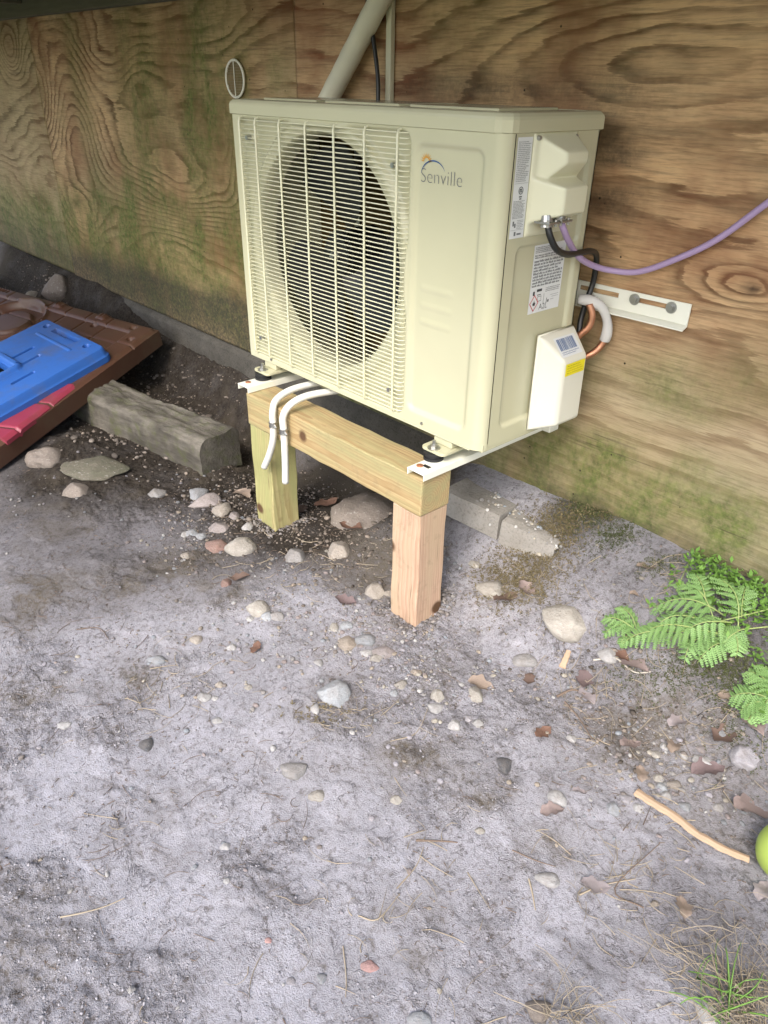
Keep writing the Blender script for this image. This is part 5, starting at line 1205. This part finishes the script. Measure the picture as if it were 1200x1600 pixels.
twig([(870, 1090), (895, 1075), (915, 1085)], 0.0030, M['twig'], 'twig', 'short brown twig beside the curled leaf litter', 'twig')
# split stick
def ribbon(pts, w0, th_, mat, name, label, cat, lift=0.004):
    Q = [Vector(hit(u, v)[0])+Vector((0, 0, lift)) for u, v in pts]; S_ = spline(Q, 6); bm = bmesh.new(); prev = None
    z_ = [gz(p.x, p.y) for p in S_]
    for i, p in enumerate(S_):
        t = i/(len(S_)-1); d = (S_[min(i+1, len(S_)-1)]-S_[max(i-1, 0)]).normalized(); s = d.cross(Vector((0, 0, 1))).normalized(); ww = w0*(1.25-0.35*t)*(1+0.10*math.sin(i*1.7)); zc = max(p.z, z_[i]+lift)
        c0 = Vector((p.x, p.y, zc)); cur = [bm.verts.new(c0+s*a*ww+Vector((0, 0, b*th_))) for a, b in ((-1, 0), (-0.8, 1), (0.1, 1.35), (0.8, .9), (1, 0), (0, -.4))]
        if prev:
            for k in range(6): bm.faces.new((prev[k], prev[(k+1) % 6], cur[(k+1) % 6], cur[k]))
        else: first = cur
        prev = cur
    bm.faces.new(first[::-1]); bm.faces.new(prev); bmesh.ops.recalc_face_normals(bm, faces=bm.faces)
    return tagp(from_bm(name, bm, mat, None), label, cat)
ribbon([(993, 1240), (1020, 1258), (1055, 1280), (1090, 1308), (1130, 1330), (1169, 1346)], 0.0068, 0.0045, M['bark'], 'split_stick', 'tan split stick lying on the dust at the lower right', 'stick')
ribbon([(878, 1044), (884, 1030), (889, 1014)], 0.0060, 0.0030, M['bark'], 'bark_chip', 'small upright tan wood chip left of the pale root', 'wood chip')
# dead leaves
def leaf_mesh(seed):
    R_ = random.Random(seed); nu, nv = 13, 7; V = np.zeros((nu, nv, 3)); cl = R_.uniform(0.10, 0.35); tw = R_.uniform(-.5, .5)
    for i in range(nu):
        t = i/(nu-1); hw = 0.30*math.sin(math.pi*t**0.8)**0.75*(1+0.22*math.sin(t*17+seed))+0.003
        for j in range(nv):
            s = (j/(nv-1)-0.5)*2; V[i, j] = (t-0.5+0.03*math.sin(seed+s*5), s*hw, cl*s*s*hw*1.6+0.10*math.sin(t*6+seed)*0.8+tw*s*hw*(t-0.5)+0.02*R_.uniform(-1, 1))
    o = from_arr('leaf', V.reshape(-1, 3), grid_faces(nu, nv), M['leaf'], None, True); me = o.data; bpy.data.objects.remove(o)
    return me
LM = [leaf_mesh(s) for s in range(8)]
LT = dict(brown=(.17, .115, .09), pink=(.31, .245, .225), tan=(.34, .27, .21), purple=(.20, .15, .15), grey=(.36, .32, .32), rust=(.20, .11, .075))
for i, (u, v, wpx, ang, tint, label) in enumerate([
 (752, 1073, 36, -20, 'tan', 'tan leaf with dark spots resting on a cream stone'),
 (790, 938, 38, 30, 'brown', 'curled brown leaf between the flat cream stone and the largest stone'),
 (823, 924, 30, -60, 'pink', 'pinkish leaf left of the largest cream stone'),
 (827, 1064, 24, 70, 'brown', 'brown upright leaf left of the bark chip'),
 (994, 1031, 38, -50, 'pink', 'pale brown leaf under the front tip of the fern'),
 (972, 1024, 28, -35, 'rust', 'darker brown leaf beside the whitish round stone'),
 (1105, 1207, 40, 10, 'purple', 'purple-brown broad leaf in the pebbles left of the lilac stone'),
 (1180, 1270, 56, 5, 'pink', 'largest leaf, pale pink-brown, at the right edge above the ball'),
 (1065, 1421, 30, 80, 'tan', 'narrow curled tan leaf at lower right'),
 (930, 1388, 34, -10, 'grey', 'grey leaf fragment among dead grass at lower right'),
 (1130, 1152, 40, 35, 'brown', 'brown leaf above the lilac grey stone'),
 (1178, 1132, 34, -80, 'pink', 'pinkish leaf hanging below the lower fern'),
 (1141, 1080, 24, -25, 'tan', 'small orange tan leaf at the left of the lower fern'),
 (1180, 1110, 22, 60, 'rust', 'rusty leaf under the lower fern'),
 (1052, 1168, 28, 60, 'tan', 'tan leaf amid pebbles above the split stick'),
 (984, 1166, 30, 20, 'pink', 'pinkish leaf left of the pebbles above the stick'),
 (1000, 1212, 26, 80, 'tan', 'tan leaf standing just above the stick end'),
 (848, 1148, 28, 40, 'rust', 'rust-brown narrow leaf right of the black stone'),
 (912, 1066, 34, 70, 'purple', 'dark curled leaf in the litter below the bark chip'),
 (918, 1088, 30, -70, 'grey', 'grey crumpled leaf in the litter below the pale root'),
 (880, 990, 26, 10, 'pink', 'pink-brown leaf under the largest cream stone'),
 (862, 1270, 30, 10, 'pink', 'pinkish flake below the crumbly white stone'),
 (1190, 1395, 30, 50, 'grey', 'grey leaf under the green ball'),
 (1010, 885, 24, -10, 'tan', 'small tan leaf above the fern near the wall'),
 (995, 925, 18, 0, 'tan', 'tiny square tan leaf left of the fern'),
 (510, 790, 34, 20, 'rust', 'rusty leaf on dark soil left of the boulder'),
 (548, 828, 36, -30, 'rust', 'rust-red leaf against the front of the boulder'),
 (470, 800, 30, 60, 'brown', 'brown leaf beside the left post on dark soil'),
 (380, 775, 34, -50, 'tan', 'brown-grey leaf between the brick shard and the left post'),
 (440, 800, 26, 0, 'brown', 'dark leaf at the back of the left post'),
 (905, 1240, 18, 0, 'grey', 'grey flake right of the crumbly white stone'),
 (545, 1070+870, 1, 0, 'tan', ''),
 (1060, 1130, 30, 25, 'grey', 'grey-brown leaf on bare soil between the two ferns'),
 (400, 1015, 22, 80, 'rust', 'upright rusty scrap left of the large pale blue stone'),
 (540, 943, 30, -10, 'purple', 'dark leaf in the gravel left of the right post'),
 (375, 905, 26, 10, 'brown', 'brown scrap near the dark red pebble'),
]):
    if not label: continue
    p, d = hit(u, v); s = wpx*d/FPX*1.15; o = bpy.data.objects.new('dead_leaf', LM[i % 8]); C.objects.link(o)
    o.scale = (s, s, s*0.8); o.rotation_euler = (rng.uniform(-.2, .2), rng.uniform(-.2, .2), math.radians(47+ang)); o.location = (p.x, p.y, p.z+0.10*s+0.003)
    c_ = LT[tint]; o.color = (*c_, 1); tagp(o, label, 'leaf', 'dead leaves on the ground')

# lime ball at the right edge
p, d = hit(1222, 1362); rb = 0.050
bm = bmesh.new(); bmesh.ops.create_uvsphere(bm, u_segments=48, v_segments=28, radius=rb)
for v in bm.verts:
    q = v.co.normalized(); v.co *= 1+0.02*math.sin(q.x*4+1)*math.cos(q.y*5)-0.05*max(0, q.z-0.85)
ball = from_bm('green_ball', bm, M['ball'], None, True); ball.location = (p.x, p.y, p.z+rb*0.93); tagp(ball, 'scuffed lime green ball cut off by the right edge of the picture', 'ball')

# ------------------------------------------------------------------ plants
def frond(length, width, pairs=13, seed=0):
    """feathery frond along +X, tip at +X, returns arrays"""
    R_ = random.Random(seed); V = []; F = []
    def quadstrip(a, b, w0, w1):
        d = (b-a); s = d.cross(Vector((0, 0, 1))); s = s.normalized() if s.length > 1e-6 else Vector((0, 1, 0)); i = len(V)
        m = a.lerp(b, 0.45); V.extend([tuple(a-s*w0*.4), tuple(a+s*w0*.4), tuple(m+s*w1+Vector((0, 0, -w1*.5))), tuple(b), tuple(m-s*w1+Vector((0, 0, -w1*.5)))]); F.append((i, i+1, i+2, i+3)); F.append((i, i+3, i+4, i))
    def rach(t): return Vector((length*t, 0.05*length*math.sin(t*3+seed), length*(0.34*math.sin(t*2.4)-0.22*t*t)))
    for k in range(pairs):
        t = 0.20+0.80*k/pairs; base = rach(t); pl_ = 1.15*width*math.sin(math.pi*min(1, (1-t)*1.05+0.06)**0.8*0.62)*R_.uniform(.88, 1.08)
        for sgn in (-1, 1):
            dirv = Vector((0.50, sgn, -0.18+R_.uniform(-.12, .12))).normalized(); npn = max(4, int(pl_/0.0040))
            for m in range(npn):
                s = (m+0.5)/npn; q = base+dirv*pl_*s+Vector((0, 0, -0.2*pl_*s*s)); ln = (0.0078*(1-s*0.72)+0.0014)*(pl_/width*0.6+0.45)
                for sg2 in (-1, 1):
                    dd = (dirv*0.75+Vector((sg2*0.9*(1), -sg2*0.2*sgn, -0.1))).normalized(); quadstrip(q, q+dd*ln, 0.0014, 0.0021)
            quadstrip(base+dirv*pl_*.96, base+dirv*(pl_+0.004), .001, .0014); quadstrip(base, base+dirv*pl_*0.98+Vector((0, 0, -0.2*pl_*.9)), 0.0010, 0.0008)
    F2 = [f for f in F]; return V, F2, [rach(k/14) for k in range(15)]
def plant(name, label, cat, fr_list, group=None):
    root = None
    for i, (u, v, u2, v2, wd, lift) in enumerate(fr_list):
        a, d1 = hit(u, v); b, d2 = hit(u2, v2)
        if root is None: root = empty(name, tuple(a), label, cat, group)
        dv = b-a; L_ = dv.length; V, F, rc_ = frond(L_, wd, max(6, int(L_/0.0160)), i+len(label))
        th_ = math.atan2(dv.y, dv.x); pt = math.asin(max(-1, min(1, dv.z/L_)))
        me = bpy.data.meshes.new('frond'); F3 = []
        for f in F: F3.append(f if len(set(f)) == 4 else tuple(dict.fromkeys(f)))
        me.from_pydata(V, [], F3); me.update()
        o = link('frond', me, M['fern'], None, False); o.parent = root
        o.location = Vector(a)-Vector(root.location)+Vector((0, 0, lift)); o.rotation_euler = (rng.uniform(-.25, .25), -pt, th_)
        Vt, Ft = tube_arr([p for p in rc_], lambda t: 0.0014*(1-0.6*t), 5); m2 = bpy.data.meshes.new('stalk'); m2.from_pydata([tuple(v_) for v_ in Vt], [], Ft); m2.update()
        s = bpy.data.objects.new('stalk', m2); m2.materials.append(M['stem']); C.objects.link(s); s.parent = o
    return root
plant('fern', 'larger green fern spreading left from the right edge at the foot of the wall', 'fern',
      [(1120, 985, 990, 1000, 0.040, .006), (1130, 990, 1040, 1012, 0.034, .012), (1120, 975, 1050, 915, 0.036, .012), (1150, 985, 1108, 908, 0.034, .014), (1130, 970, 1015, 955, 0.040, .016), (1140, 1000, 1090, 1030, 0.030, .008), (1060, 985, 975, 1000, 0.030, .012), (1140, 975, 1065, 1000, 0.036, .02), (1165, 980, 1130, 1010, 0.026, .010), (1110, 990, 1070, 1035, 0.024, .012), (1090, 975, 1020, 985, 0.030, .022), (1100, 960, 1085, 905, 0.026, .018), (1140, 985, 1150, 1025, 0.022, .012), (1160, 970, 1160, 925, 0.026, .016)])
plant('fern', 'small fern sprig at the left tip of the larger fern, above the whitish stone', 'fern',
      [(1000, 985, 940, 970, 0.024, .008), (995, 975, 945, 990, 0.020, .004), (1000, 980, 962, 948, 0.020, .010), (995, 985, 970, 1000, 0.018, .004)])
plant('fern', 'lower fern at the right edge under the larger one', 'fern',
      [(1210, 1090, 1140, 1085, 0.030, .010), (1205, 1095, 1155, 1115, 0.028, .008), (1215, 1080, 1165, 1048, 0.028, .012), (1220, 1085, 1180, 1040, 0.026, .014), (1205, 1095, 1170, 1125, 0.022, .006), (1230, 1075, 1195, 1100, 0.026, .01)])
twig([(1230, 955), (1180, 966), (1120, 978), (1060, 990)], 0.0017, M['stem'], 'fern_stalk', 'long yellow-green stalk of the larger fern, upper one', 'stalk', None, 0.022)
twig([(1240, 982), (1180, 985), (1120, 990), (1070, 992)], 0.0017, M['stem'], 'fern_stalk', 'long yellow-green stalk of the larger fern, lower one', 'stalk', None, 0.018)
twig([(1056, 925), (1066, 903), (1077, 880)], 0.0012, M['stem'], 'fern_stalk', 'short straight green stalk rising behind the fern', 'stalk', None, 0.012)
def leafclump(name, P, size, mat, hgt, k=3):
    V = []; F = []
    zz = ground_z(P[:, 0], P[:, 1])
    for (x, y), z in zip(P, zz):
        for _ in range(k):
            a = rng.uniform(0, 6.28); s = size*rng.uniform(.5, 1.3); t_ = rng.uniform(-.2, .9); c0 = Vector((x, y, z+hgt*rng.uniform(0.1, 1))); d = Vector((math.cos(a), math.sin(a), t_)).normalized(); n_ = d.cross(Vector((0, 0, 1))).normalized()
            i = len(V); V += [tuple(c0), tuple(c0+d*s*.5+n_*s*.24), tuple(c0+d*s), tuple(c0+d*s*.5-n_*s*.24)]; F.append((i, i+1, i+2, i+3))
    o = from_arr(name, V, F, mat, None); tagp(o, kind='stuff'); return o
P = np.concatenate([around(1110, 905, 45, 18, 90), around(1165, 935, 34, 22, 90), around(1135, 925, 50, 20, 60), around(1088, 890, 14, 10, 20), around(1195, 1060, 16, 20, 40), around(1180, 965, 40, 14, 30)]); P = P[P[:, 1] < WY-.01]
leafclump('low_weeds', P, 0.014, M['weed'], 0.028, 4)
def mossy(name, Z_, mat, n_scale=1.0, size=0.0040):
    P = np.concatenate([around(*z) for z in Z_]); P = P[P[:, 1] < WY-.006]; return leafclump(name, P, size, mat, 0.009, 4)
mossy('moss', [(925, 800, 46, 18, 1500), (960, 835, 34, 12, 500), (1030, 880, 30, 8, 200), (1150, 1060, 34, 50, 900), (1085, 1040, 60, 16, 500), (1130, 1030, 40, 18, 300), (1115, 870, 30, 6, 200), (985, 1050, 40, 14, 120)], M['moss'])
mossy('dry_moss', [(835, 870, 60, 34, 1500), (870, 830, 26, 16, 500), (800, 900, 50, 30, 400), (925, 800, 46, 16, 400), (500, 1115, 40, 14, 60)], M['moss_dry'], size=0.0055)
